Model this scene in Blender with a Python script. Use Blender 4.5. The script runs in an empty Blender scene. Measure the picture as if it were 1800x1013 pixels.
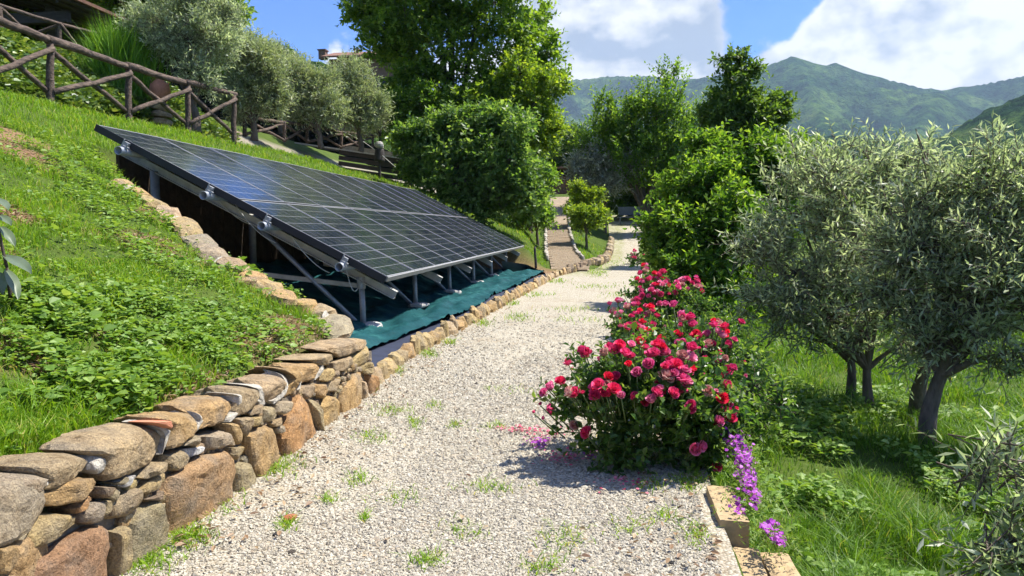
import bpy, math, random
import numpy as np
from mathutils import Vector, Matrix

scene = bpy.context.scene
# ------------------------------------------------------------------ camera
FPX = 1310.0                                    # focal length in pixels of an 1800 px wide frame
PITCH = math.atan(94.5 / FPX)
YAW = math.atan(194 / FPX * math.cos(PITCH))
CAMH = 1.09
cam_data = bpy.data.cameras.new('camera')
cam = bpy.data.objects.new('camera', cam_data)
scene.collection.objects.link(cam)
cam.location = (0, 0, CAMH)
cam.rotation_euler = (math.pi / 2 - PITCH, 0, YAW)
cam_data.sensor_width = 36
cam_data.lens = FPX / 1800 * 36
cam_data.clip_start = 0.05
cam_data.clip_end = 20000
scene.camera = cam
FWD = np.array([-math.sin(YAW) * math.cos(PITCH), math.cos(YAW) * math.cos(PITCH), -math.sin(PITCH)])
RGT = np.array([math.cos(YAW), math.sin(YAW), 0.0])
UPV = np.cross(RGT, FWD)
CAM = np.array([0, 0, CAMH])


def ray(px, py):
    return FWD + RGT * ((px - 900) / FPX) + UPV * ((506.5 - py) / FPX)


def at(px, py, Y):
    """survey helper: world point on the sight line through a photo pixel at depth Y"""
    d = ray(px, py)
    return CAM + d * (Y / d[1])


# ------------------------------------------------------------------ sun, sky
SUN_EL, SUN_AZ = math.radians(60), math.radians(24)      # azimuth from +X towards +Y
TO_SUN = Vector((math.cos(SUN_EL) * math.cos(SUN_AZ), math.cos(SUN_EL) * math.sin(SUN_AZ), math.sin(SUN_EL)))
sun_data = bpy.data.lights.new('sun', 'SUN')
sun_data.energy = 4.0
sun_data.angle = math.radians(0.53)
sun_data.color = (1.0, 0.95, 0.87)
sun = bpy.data.objects.new('sun', sun_data)
scene.collection.objects.link(sun)
sun.rotation_euler = TO_SUN.to_track_quat('Z', 'Y').to_euler()

world = bpy.data.worlds.new('World')
scene.world = world
world.use_nodes = True
wt = world.node_tree
wt.nodes.clear()


def N(t, typ, **kw):
    n = t.nodes.new(typ)
    for k, v in kw.items():
        if k == 'inp':
            for i, val in v.items():
                n.inputs[i].default_value = val
        else:
            setattr(n, k, v)
    return n


def math_node(t, op, a, b=None, clamp=False):
    n = N(t, 'ShaderNodeMath', operation=op)
    n.use_clamp = clamp
    for i, v in enumerate((a, b)):
        if v is None:
            continue
        if isinstance(v, (int, float)):
            n.inputs[i].default_value = v
        else:
            t.links.new(v, n.inputs[i])
    return n.outputs[0]


def mix_col(t, fac, a, b, blend='MIX'):
    n = N(t, 'ShaderNodeMix', data_type='RGBA', blend_type=blend)
    for sock, v in ((n.inputs[0], fac), (n.inputs[6], a), (n.inputs[7], b)):
        if isinstance(v, (int, float)):
            sock.default_value = v
        elif isinstance(v, (tuple, list)):
            sock.default_value = (*v[:3], 1)
        else:
            t.links.new(v, sock)
    return n.outputs[2]


def build_sky():
    t = wt
    out = N(t, 'ShaderNodeOutputWorld')
    bg = N(t, 'ShaderNodeBackground')
    bg.inputs['Strength'].default_value = 0.15
    sky = N(t, 'ShaderNodeTexSky', sky_type='NISHITA')
    sky.sun_disc = False
    sky.sun_elevation = SUN_EL
    sky.sun_rotation = math.atan2(TO_SUN.x, TO_SUN.y)
    sky.altitude = 300
    sky.air_density = 1.0
    sky.dust_density = 0.6
    sky.ozone_density = 2.0
    tc = N(t, 'ShaderNodeTexCoord')
    vec = tc.outputs['Generated']
    # clouds: fractal noise over the sky directions, gathered into the banks the place had that day
    mp = N(t, 'ShaderNodeMapping')
    mp.inputs['Scale'].default_value = (1, 1, 1.5)
    t.links.new(vec, mp.inputs['Vector'])

    def fbm(offset, scale, detail, rough=0.58):
        m = N(t, 'ShaderNodeMapping')
        m.inputs['Location'].default_value = offset
        t.links.new(mp.outputs[0], m.inputs['Vector'])
        n = N(t, 'ShaderNodeTexNoise')
        n.inputs['Scale'].default_value = scale
        n.inputs['Detail'].default_value = detail
        n.inputs['Roughness'].default_value = rough
        t.links.new(m.outputs[0], n.inputs['Vector'])
        return n.outputs['Fac']

    n1 = fbm((3.1, 1.7, 0.4), 6.0, 10, .56)
    big = fbm((0.3, 5.2, 2.0), 2.6, 3)
    n2 = fbm((3.1 + .03, 1.7 + .02, 0.4 + 0.075), 6.0, 4, .5)          # the same field a little nearer the light
    n3 = fbm((3.1, 1.7, 0.4), 6.0, 4, .5)
    n4 = fbm((3.1 + .008, 1.7 + .006, 0.4 + 0.022), 6.0, 10, .56)
    banks = [(1060, 70, 6.0, .30), (1170, 100, 5.0, .28), (1010, 20, 4.0, .18), (1270, 120, 4.0, .30), (1390, 95, 2.4, .26), (1100, 140, 5.0, .2), (1600, 45, 5.0, .22),
             (1720, 30, 6.0, .20), (1490, 80, 3.0, .22), (1480, 40, 2.6, .14), (1720, 130, 4.0, .26), (1850, 80, 5, .2),
             (430, 35, 2.6, .24), (640, 95, 2.6, .22), (545, 95, 2.6, .22), (1190, 20, 3.0, .12),
             (1330, 25, 3.6, -.46), (1585, 116, 2.4, -.36), (540, 30, 5, -.3), (1420, 15, 2.2, -.12), (1590, 2, 1.2, -.12)]
    acc = math_node(t, 'MULTIPLY', math_node(t, 'SUBTRACT', big, 0.5), 0.7)
    for px, py, rad, w in banks:
        d = Vector(ray(px, py)).normalized()
        dt = N(t, 'ShaderNodeVectorMath', operation='DOT_PRODUCT')
        t.links.new(vec, dt.inputs[0])
        dt.inputs[1].default_value = d
        mr = N(t, 'ShaderNodeMapRange', interpolation_type='SMOOTHSTEP')
        mr.inputs['From Min'].default_value = math.cos(math.radians(rad * 1.5))
        mr.inputs['From Max'].default_value = 1.0
        mr.inputs['To Min'].default_value = 0
        mr.inputs['To Max'].default_value = w
        t.links.new(dt.outputs['Value'], mr.inputs['Value'])
        acc = math_node(t, 'ADD', acc, mr.outputs[0])
    dens = math_node(t, 'ADD', math_node(t, 'MULTIPLY', n1, 1.6), acc)
    mask = N(t, 'ShaderNodeMapRange', interpolation_type='SMOOTHSTEP')
    mask.inputs['From Min'].default_value = 0.84
    mask.inputs['From Max'].default_value = 0.98
    t.links.new(dens, mask.inputs['Value'])
    lo = math_node(t, 'MULTIPLY', math_node(t, 'SUBTRACT', n3, n2), 4.0)
    hi = math_node(t, 'MULTIPLY', math_node(t, 'SUBTRACT', n1, n4), 5.0)
    lit = math_node(t, 'ADD', math_node(t, 'ADD', lo, hi), .54, clamp=True)
    thin = N(t, 'ShaderNodeMapRange', interpolation_type='SMOOTHSTEP')
    thin.inputs['From Min'].default_value = 0.9
    thin.inputs['From Max'].default_value = 1.15
    thin.inputs['To Min'].default_value = 1.0
    thin.inputs['To Max'].default_value = 0.0
    t.links.new(dens, thin.inputs['Value'])
    lit = math_node(t, 'ADD', lit, math_node(t, 'MULTIPLY', thin.outputs[0], .3), clamp=True)
    ccol = mix_col(t, lit, (1.1, 1.26, 1.56), (2.65, 2.62, 2.58))
    skyc = mix_col(t, 1.0, sky.outputs[0], (.108, .245, .52), 'MULTIPLY')
    col = mix_col(t, mask.outputs[0], skyc, ccol)
    t.links.new(col, bg.inputs['Color'])
    t.links.new(bg.outputs[0], out.inputs['Surface'])


build_sky()
scene.view_settings.view_transform = 'Standard'
scene.view_settings.look = 'None'
scene.view_settings.gamma = 1
scene.view_settings.exposure = 1.45
scene.view_settings.use_curve_mapping = False
scene.render.engine = 'CYCLES'
scene.cycles.use_denoising = True
scene.cycles.denoising_prefilter = 'ACCURATE'
scene.cycles.max_bounces = 5
scene.cycles.diffuse_bounces = 3
scene.cycles.glossy_bounces = 2
scene.cycles.transmission_bounces = 3
scene.cycles.transparent_max_bounces = 4
scene.cycles.use_adaptive_sampling = True
scene.cycles.adaptive_threshold = 0.02
scene.cycles.volume_bounces = 0
scene.cycles.sample_clamp_indirect = 6

# ------------------------------------------------------------------ helpers
C = scene.collection
rs = np.random.RandomState(11)
random.seed(5)
_perm = np.random.RandomState(3).permutation(256)
_vals = np.random.RandomState(4).rand(256)


def vnoise(p):
    p = np.asarray(p, float)
    if p.shape[-1] == 2:
        p = np.concatenate([p, np.full(p.shape[:-1] + (1,), 0.37)], -1)
    i = np.floor(p).astype(int)
    f = p - i
    f = f * f * (3 - 2 * f)
    r = 0
    for dx in (0, 1):
        for dy in (0, 1):
            for dz in (0, 1):
                w = (f[..., 0] if dx else 1 - f[..., 0]) * (f[..., 1] if dy else 1 - f[..., 1]) * (f[..., 2] if dz else 1 - f[..., 2])
                h = _perm[(_perm[(_perm[(i[..., 0] + dx) & 255] + i[..., 1] + dy) & 255] + i[..., 2] + dz) & 255]
                r = r + w * _vals[h]
    return r


def fbm(p, octv=4, gain=0.5):
    p = np.asarray(p, float)
    a, s, t = 1.0, 0, 0
    for k in range(octv):
        s = s + a * vnoise(p * (2.03 ** k) + 17.3 * k)
        t += a
        a *= gain
    return s / t


def nrm(v):
    return v / np.maximum(np.linalg.norm(v, axis=-1, keepdims=True), 1e-9)


def mesh_np(name, verts, tris=None, quads=None, mats=(), smooth=False, attrs=None, mat_idx=None, uv=None):
    me = bpy.data.meshes.new(name)
    verts = np.ascontiguousarray(verts, np.float32)
    loops, starts, tot, cur = [], [], 0, 0
    if tris is not None and len(tris):
        tris = np.asarray(tris, np.int32)
        loops.append(tris.ravel())
        starts.append(np.arange(len(tris)) * 3)
        cur = len(tris) * 3
    if quads is not None and len(quads):
        quads = np.asarray(quads, np.int32)
        loops.append(quads.ravel())
        starts.append(cur + np.arange(len(quads)) * 4)
    loops = np.concatenate(loops).astype(np.int32)
    starts = np.concatenate(starts).astype(np.int32)
    me.vertices.add(len(verts))
    me.vertices.foreach_set('co', verts.ravel())
    me.loops.add(len(loops))
    me.loops.foreach_set('vertex_index', loops)
    me.polygons.add(len(starts))
    me.polygons.foreach_set('loop_start', starts)
    me.polygons.foreach_set('use_smooth', np.full(len(starts), smooth))
    if mat_idx is not None:
        me.polygons.foreach_set('material_index', np.asarray(mat_idx, np.int32))
    for m in mats:
        me.materials.append(m)
    for k, v in (attrs or {}).items():
        at_ = me.attributes.new(k, 'FLOAT', 'POINT')
        at_.data.foreach_set('value', np.ascontiguousarray(v, np.float32))
    if uv is not None:
        ul = me.uv_layers.new(name='UVMap')
        ul.data.foreach_set('uv', np.ascontiguousarray(np.asarray(uv)[loops], np.float32).ravel())
    me.update(calc_edges=True)
    me.validate()
    return me


class MB:
    def __init__(s):
        s.v, s.q, s.t, s.n = [], [], [], 0

    def add(s, v, q=None, t=None):
        v = np.asarray(v, float)
        if q is not None and len(q):
            s.q.append(np.asarray(q) + s.n)
        if t is not None and len(t):
            s.t.append(np.asarray(t) + s.n)
        s.v.append(v)
        s.n += len(v)
        return s

    def box(s, c, size, axes=None):
        c = np.asarray(c, float)
        hx = np.asarray(size, float) / 2
        A = np.eye(3) if axes is None else np.asarray(axes, float)
        sg = np.array([[x, y, z] for z in (-1, 1) for y in (-1, 1) for x in (-1, 1)], float)
        v = c + (sg * hx) @ A
        return s.add(v, [[0, 2, 3, 1], [4, 5, 7, 6], [0, 1, 5, 4], [2, 6, 7, 3], [0, 4, 6, 2], [1, 3, 7, 5]])

    def tube(s, pts, radii, n=8, cap=True, jitter=0.0, rng=None):
        pts = np.asarray(pts, float)
        m = len(pts)
        radii = np.broadcast_to(np.asarray(radii, float), (m,))
        tg = nrm(np.gradient(pts, axis=0))
        ref = np.array([0, 0, 1.0]) if abs(tg[0][2]) < .9 else np.array([1.0, 0, 0])
        a = nrm(np.cross(tg, ref))
        b = np.cross(tg, a)
        th = np.arange(n) * 2 * math.pi / n
        rr = radii[:, None] * np.ones((m, n))
        if jitter:
            rr = rr * (1 + jitter * (rng.rand(m, n) - .5) * 2)
        v = pts[:, None] + rr[..., None] * (np.cos(th)[None, :, None] * a[:, None] + np.sin(th)[None, :, None] * b[:, None])
        i = np.arange(m - 1)[:, None] * n
        j = np.arange(n)[None, :]
        j2 = (j + 1) % n
        q = np.stack([i + j, i + n + j, i + n + j2, i + j2], -1).reshape(-1, 4)
        v = v.reshape(-1, 3)
        t = []
        if cap:
            v = np.vstack([v, pts[:1], pts[-1:]])
            k = m * n
            for jj in range(n):
                t.append([k, jj, (jj + 1) % n])
                t.append([k + 1, (m - 1) * n + (jj + 1) % n, (m - 1) * n + jj])
        return s.add(v, q, t)

    def mesh(s, name, mats, smooth=False, **kw):
        if not isinstance(mats, (list, tuple)):
            mats = [mats]
        return mesh_np(name, np.vstack(s.v), np.vstack(s.t) if s.t else None, np.vstack(s.q) if s.q else None, mats, smooth, **kw)


def obj(name, mesh, parent=None, color=None):
    o = bpy.data.objects.new(name, mesh)
    C.objects.link(o)
    if parent is not None:
        o.parent = parent
        root = parent
        loc = Vector(root.location)
        while root.parent:
            root = root.parent
            loc = Vector(root.location)
        if parent.type == 'EMPTY':
            o.matrix_parent_inverse = Matrix.Translation(-Vector(parent.location))
    if color is not None:
        o.color = (*color, 1)
    return o


def thing(name, label, cat, loc=(0, 0, 0), group=None):
    o = bpy.data.objects.new(name, None)
    o.empty_display_size = 0.1
    C.objects.link(o)
    o.location = [float(c) for c in loc]
    return tag(o, label, cat, group)


def tag(o, label=None, cat=None, group=None, kind=None):
    for k, v in (('label', label), ('category', cat), ('group', group), ('kind', kind)):
        if v:
            o[k] = v
    return o


# ------------------------------------------------------------------ materials
def new_mat(name):
    m = bpy.data.materials.new(name)
    m.use_nodes = True
    t = m.node_tree
    return m, t, t.nodes['Principled BSDF'], t.nodes['Material Output']


def ramp(t, fac, stops):
    r = N(t, 'ShaderNodeValToRGB')
    e = r.color_ramp.elements
    while len(e) < len(stops):
        e.new(0.5)
    for el, (p, c) in zip(e, stops):
        el.position = p
        el.color = (*c, 1)
    t.links.new(fac, r.inputs[0])
    return r.outputs[0]


def attr(t, name):
    return N(t, 'ShaderNodeAttribute', attribute_name=name).outputs['Fac']


def noise_fac(t, scale, detail=6, rough=.6, coord='Object', vec_scale=None):
    tc = N(t, 'ShaderNodeTexCoord')
    n = N(t, 'ShaderNodeTexNoise')
    n.inputs['Scale'].default_value = scale
    n.inputs['Detail'].default_value = detail
    n.inputs['Roughness'].default_value = rough
    v = tc.outputs[coord]
    if vec_scale:
        mp = N(t, 'ShaderNodeMapping')
        mp.inputs['Scale'].default_value = vec_scale
        t.links.new(v, mp.inputs['Vector'])
        v = mp.outputs[0]
    t.links.new(v, n.inputs['Vector'])
    return n.outputs['Fac']


def bump(t, bsdf, fac, strength=.4, dist=.02):
    b = N(t, 'ShaderNodeBump')
    b.inputs['Strength'].default_value = strength
    b.inputs['Distance'].default_value = dist
    t.links.new(fac, b.inputs['Height'])
    t.links.new(b.outputs[0], bsdf.inputs['Normal'])


def leaf_mat(name, stops, back=None, trans=.35, rough=.5, spec=.35, trans_gain=1.5, warm=(1.25, 1.15, .55)):
    m, t, b, out = new_mat(name)
    col = ramp(t, attr(t, 'tint'), stops)
    front = col
    if back is not None:
        geo = N(t, 'ShaderNodeNewGeometry')
        front = mix_col(t, geo.outputs['Backfacing'], col, back)
    t.links.new(front, b.inputs['Base Color'])
    b.inputs['Roughness'].default_value = rough
    b.inputs['Specular IOR Level'].default_value = spec
    tr = N(t, 'ShaderNodeBsdfTranslucent')
    tcol = mix_col(t, 1.0, col, tuple(w_ * trans_gain for w_ in warm), 'MULTIPLY')
    t.links.new(tcol, tr.inputs['Color'])
    mx = N(t, 'ShaderNodeMixShader')
    mx.inputs[0].default_value = trans
    t.links.new(b.outputs[0], mx.inputs[1])
    t.links.new(tr.outputs[0], mx.inputs[2])
    t.links.new(mx.outputs[0], out.inputs['Surface'])
    return m


def plain_mat(name, col, rough=.6, metal=0.0, var=.25, scale=14.0, bumps=.15, bump_d=.01, spec=.5, vec_scale=None):
    m, t, b, out = new_mat(name)
    f = noise_fac(t, scale, 6, .65, vec_scale=vec_scale)
    c2 = tuple(c * (1 - var) for c in col)
    c3 = tuple(min(1, c * (1 + var)) for c in col)
    t.links.new(ramp(t, f, [(.3, c2), (.7, c3)]), b.inputs['Base Color'])
    b.inputs['Roughness'].default_value = rough
    b.inputs['Metallic'].default_value = metal
    b.inputs['Specular IOR Level'].default_value = spec
    if bumps:
        bump(t, b, f, bumps, bump_d)
    return m


def stone_mat(name, scale=9.0):
    """natural stone: the piece's own colour from Object Info, veined and weathered by noise"""
    m, t, b, out = new_mat(name)
    oi = N(t, 'ShaderNodeObjectInfo')
    tc = N(t, 'ShaderNodeTexCoord')
    off = N(t, 'ShaderNodeVectorMath', operation='ADD')
    t.links.new(tc.outputs['Object'], off.inputs[0])
    sc = N(t, 'ShaderNodeVectorMath', operation='SCALE')
    sc.inputs['Scale'].default_value = 37.0
    cmb = N(t, 'ShaderNodeCombineXYZ')
    for i in range(3):
        t.links.new(oi.outputs['Random'], cmb.inputs[i])
    t.links.new(cmb.outputs[0], sc.inputs[0])
    t.links.new(sc.outputs[0], off.inputs[1])

    def nz(s, d, r):
        n = N(t, 'ShaderNodeTexNoise')
        n.inputs['Scale'].default_value = s
        n.inputs['Detail'].default_value = d
        n.inputs['Roughness'].default_value = r
        t.links.new(off.outputs[0], n.inputs['Vector'])
        return n.outputs['Fac']
    a, bb, c = nz(scale * 1.9, 9, .70), nz(scale * 7, 8, .75), nz(scale * .8, 4, .6)
    sp = nz(scale * 14, 3, .7)
    base = mix_col(t, 1.0, oi.outputs['Color'], ramp(t, a, [(.30, (.42, .37, .31)), (.43, (.85, .82, .78)), (.55, (1.05, 1.05, 1.05)), (.70, (1.45, 1.38, 1.22))]), 'MULTIPLY')
    base = mix_col(t, ramp(t, c, [(.45, (0, 0, 0)), (.68, (.55, .55, .55))]), base, (.23, .21, .17))
    base = mix_col(t, ramp(t, bb, [(.30, (.8, .8, .8)), (.42, (0, 0, 0))]), base, (.10, .085, .06))
    base = mix_col(t, 1.0, base, ramp(t, sp, [(.3, (.62, .6, .58)), (.5, (1, 1, 1)), (.72, (1.3, 1.28, 1.22))]), 'MULTIPLY')
    t.links.new(base, b.inputs['Base Color'])
    b.inputs['Roughness'].default_value = .9
    b.inputs['Specular IOR Level'].default_value = .2
    h = math_node(t, 'ADD', math_node(t, 'MULTIPLY', a, .8), math_node(t, 'ADD', math_node(t, 'MULTIPLY', bb, .5), math_node(t, 'MULTIPLY', sp, .15)))
    bump(t, b, h, 1.0, .03)
    return m


M = {}
M['stone'] = stone_mat('stone')
M['mortar'] = plain_mat('mortar', (.42, .385, .315), .95, var=.35, scale=40, bumps=1.0, bump_d=.02)
M['core'] = plain_mat('wall_core', (.16, .13, .09), 1, var=.4, scale=25, bumps=.8, bump_d=.02)
M['alu'] = plain_mat('aluminium', (.40, .395, .375), .5, .75, var=.12, scale=20, bumps=.05)
M['galv'] = plain_mat('galvanised_steel', (.33, .345, .36), .55, .6, var=.2, scale=22, bumps=.08)
M['beam'] = plain_mat('weathered_steel_section', (.42, .41, .37), .6, .45, var=.25, scale=9, bumps=.08)
M['black'] = plain_mat('black_edge', (.012, .013, .016), .5, 0, var=.3, bumps=.05)
M['backsheet'] = plain_mat('panel_back', (.03, .03, .033), .6, var=.1)
M['wire'] = plain_mat('pale_cable', (.55, .55, .5), .5, var=.1)
M['dark_cable'] = plain_mat('black_cable', (.02, .02, .022), .5, var=.1)
M['log'] = plain_mat('log_bark', (.095, .066, .048), .9, var=.85, scale=34, bumps=1.0, bump_d=.03, vec_scale=(1, .22, .6))
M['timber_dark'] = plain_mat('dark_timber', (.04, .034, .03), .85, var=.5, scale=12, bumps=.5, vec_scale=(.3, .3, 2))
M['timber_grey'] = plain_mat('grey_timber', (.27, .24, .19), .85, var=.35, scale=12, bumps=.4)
M['tufa'] = plain_mat('tufa_block', (.37, .27, .145), .95, var=.18, scale=26, bumps=.5, bump_d=.008)
M['tile'] = plain_mat('terracotta', (.42, .17, .09), .8, var=.25, scale=12, bumps=.25)
M['rooftile'] = plain_mat('roof_tile', (.20, .10, .065), .85, var=.4, scale=6, bumps=.3)
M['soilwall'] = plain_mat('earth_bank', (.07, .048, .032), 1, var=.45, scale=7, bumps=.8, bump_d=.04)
M['concrete'] = plain_mat('concrete', (.42, .40, .37), .9, var=.2, scale=18, bumps=.4)
M['plaster'] = plain_mat('rendered_wall', (.15, .095, .065), .9, var=.15, scale=4, bumps=.2)
M['bark'] = plain_mat('bark', (.13, .10, .075), .95, var=.5, scale=30, bumps=.9, bump_d=.02, vec_scale=(1, 1, .25))
M['bark_dark'] = plain_mat('bark_dark', (.065, .05, .038), .95, var=.5, scale=30, bumps=.9, bump_d=.02, vec_scale=(1, 1, .25))
M['stem'] = plain_mat('green_stem', (.09, .13, .04), .7, var=.3)
M['bench'] = plain_mat('bluish_paint', (.09, .11, .15), .6, var=.2)

M['olive'] = leaf_mat('olive_leaf', [(0, (.14, .185, .085)), (.5, (.26, .31, .16)), (1, (.44, .48, .30))], back=(.52, .56, .43), trans=.52, warm=(1.0, 1.05, .72), rough=.42, spec=.5)
M['olive_y'] = leaf_mat('olive_leaf_yellowish', [(0, (.12, .16, .06)), (.5, (.21, .26, .105)), (1, (.36, .39, .21))], back=(.42, .45, .30), trans=.34, warm=(1.05, 1.1, .65), rough=.45)
M['broad'] = leaf_mat('broad_leaf', [(0, (.045, .10, .011)), (.5, (.095, .185, .019)), (1, (.20, .30, .035))], trans=.5, trans_gain=1.7)
M['broad_y'] = leaf_mat('yellowgreen_leaf', [(0, (.07, .14, .014)), (.5, (.14, .23, .02)), (1, (.26, .34, .03))], trans=.5, trans_gain=1.7)
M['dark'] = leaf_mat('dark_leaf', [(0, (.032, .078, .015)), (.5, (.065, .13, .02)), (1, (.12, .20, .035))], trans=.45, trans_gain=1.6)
M['fig'] = leaf_mat('glossy_leaf', [(0, (.04, .10, .02)), (.5, (.085, .165, .032)), (1, (.17, .26, .07))], trans=.5, trans_gain=1.7, rough=.45, spec=.4)
M['cherry'] = leaf_mat('fresh_leaf', [(0, (.038, .10, .012)), (.5, (.085, .175, .018)), (1, (.19, .30, .035))], trans=.5, trans_gain=1.7)
M['lemon'] = leaf_mat('lime_leaf', [(0, (.08, .16, .014)), (.5, (.19, .29, .02)), (1, (.32, .42, .04))], trans=.4)
M['silver'] = leaf_mat('silver_leaf', [(0, (.13, .16, .13)), (.5, (.24, .27, .23)), (1, (.38, .41, .36))], back=(.4, .43, .38), trans=.15)
M['rose_leaf'] = leaf_mat('rose_leaf', [(0, (.03, .078, .016)), (.5, (.06, .13, .024)), (1, (.15, .23, .05))], trans=.5, trans_gain=1.7, rough=.38, spec=.5)
M['ivy'] = leaf_mat('ivy_leaf', [(0, (.04, .09, .015)), (.5, (.10, .17, .03)), (1, (.24, .30, .07))], trans=.3, rough=.4, spec=.5)
M['broom'] = leaf_mat('broom_stalk', [(0, (.06, .16, .01)), (.5, (.12, .27, .015)), (1, (.24, .40, .03))], trans=.3)
M['grass'] = leaf_mat('grass_blade', [(0, (.075, .16, .008)), (.45, (.15, .285, .012)), (.85, (.255, .39, .022)), (1, (.42, .38, .12))], trans=.42, rough=.5)
M['grass_r'] = leaf_mat('orchard_grass_blade', [(0, (.04, .105, .010)), (.45, (.085, .185, .014)), (.85, (.16, .28, .022)), (1, (.30, .31, .09))], trans=.42, rough=.5)
M['clover'] = leaf_mat('clover_leaf', [(0, (.085, .17, .022)), (.5, (.155, .27, .036)), (1, (.28, .38, .10))], trans=.35, rough=.5, spec=.35)
M['dry'] = leaf_mat('dry_litter', [(0, (.12, .065, .035)), (.5, (.24, .15, .08)), (1, (.42, .33, .2))], trans=.1)
M['purple'] = leaf_mat('purple_petal', [(0, (.24, .02, .30)), (.5, (.38, .05, .46)), (1, (.55, .16, .60))], trans=.3, trans_gain=1.1)
M['pinkpetal'] = leaf_mat('fallen_petal', [(0, (.42, .03, .10)), (.5, (.60, .10, .20)), (1, (.70, .32, .36))], trans=.2, trans_gain=1.0)


def rose_mat():
    m, t, b, out = new_mat('rose_petal')
    oi = N(t, 'ShaderNodeObjectInfo')
    tint = attr(t, 'tint')
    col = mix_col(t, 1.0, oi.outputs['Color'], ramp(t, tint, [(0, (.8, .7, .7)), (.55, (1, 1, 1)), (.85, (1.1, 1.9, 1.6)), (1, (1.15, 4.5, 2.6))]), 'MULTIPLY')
    t.links.new(col, b.inputs['Base Color'])
    b.inputs['Roughness'].default_value = .55
    b.inputs['Specular IOR Level'].default_value = .25
    tr = N(t, 'ShaderNodeBsdfTranslucent')
    t.links.new(col, tr.inputs['Color'])
    mx = N(t, 'ShaderNodeMixShader')
    mx.inputs[0].default_value = .3
    t.links.new(b.outputs[0], mx.inputs[1])
    t.links.new(tr.outputs[0], mx.inputs[2])
    t.links.new(mx.outputs[0], out.inputs['Surface'])
    return m


M['rose'] = rose_mat()


def ground_mat():
    m, t, b, out = new_mat('ground_soil')
    soil = attr(t, 'soil')
    grav = attr(t, 'grit')
    n1, n2 = noise_fac(t, 2.2, 8, .65), noise_fac(t, 24, 6, .7)
    green = ramp(t, n1, [(.3, (.045, .075, .014)), (.7, (.085, .12, .022))])
    brown = ramp(t, n2, [(.3, (.13, .075, .042)), (.55, (.25, .155, .088)), (.75, (.36, .26, .17))])
    pale = ramp(t, n2, [(.3, (.17, .15, .11)), (.7, (.31, .28, .22))])
    c = mix_col(t, soil, green, brown)
    c = mix_col(t, grav, c, pale)
    t.links.new(c, b.inputs['Base Color'])
    b.inputs['Roughness'].default_value = 1
    b.inputs['Specular IOR Level'].default_value = .1
    bump(t, b, n2, .8, .03)
    return m


def gravel_mat():
    m, t, b, out = new_mat('gravel')
    tc = N(t, 'ShaderNodeTexCoord')
    v = N(t, 'ShaderNodeTexVoronoi')
    v.inputs['Scale'].default_value = 85
    t.links.new(tc.outputs['Object'], v.inputs['Vector'])
    sep = N(t, 'ShaderNodeSeparateColor')
    t.links.new(v.outputs['Color'], sep.inputs[0])
    col = ramp(t, sep.outputs[0], [(0, (0.279, 0.242, 0.180)), (.12, (0.351, 0.312, 0.238)), (.5, (0.414, 0.379, 0.295)), (.8, (0.453, 0.420, 0.336)), (1, (0.485, 0.461, 0.380))])
    edge = ramp(t, v.outputs['Distance'], [(.45, (1, 1, 1)), (.8, (.62, .57, .5))])
    col = mix_col(t, 1, col, edge, 'MULTIPLY')
    n1 = noise_fac(t, 1.1, 6, .6)
    n2 = noise_fac(t, 5.0, 5, .65)
    dirt = ramp(t, math_node(t, 'MULTIPLY', math_node(t, 'ADD', n1, n2), .5), [(.50, (0, 0, 0)), (.66, (.55, .55, .55))])
    col = mix_col(t, dirt, col, (.27, .21, .135))
    weedy = ramp(t, math_node(t, 'MULTIPLY', attr(t, 'weedy'), n2), [(.26, (0, 0, 0)), (.5, (.8, .8, .8))])
    col = mix_col(t, weedy, col, (.20, .22, .06))
    t.links.new(col, b.inputs['Base Color'])
    b.inputs['Roughness'].default_value = .95
    b.inputs['Specular IOR Level'].default_value = .15
    bump(t, b, v.outputs['Distance'], .7, -.012)
    return m


def pebble_mat():
    m, t, b, out = new_mat('gravel_stone')
    col = ramp(t, attr(t, 'tint'), [(0, (0.208, 0.178, 0.134)), (.05, (0.309, 0.271, 0.205)), (.22, (0.393, 0.355, 0.272)), (.6, (0.455, 0.416, 0.328)), (.85, (0.501, 0.469, 0.376)), (.95, (0.416, 0.335, 0.237)), (1, (0.532, 0.512, 0.436))])
    n = noise_fac(t, 160, 3, .6)
    col = mix_col(t, 1, col, ramp(t, n, [(.3, (.78, .76, .74)), (.6, (1, 1, 1))]), 'MULTIPLY')
    t.links.new(col, b.inputs['Base Color'])
    b.inputs['Roughness'].default_value = .9
    b.inputs['Specular IOR Level'].default_value = .25
    return m


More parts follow.
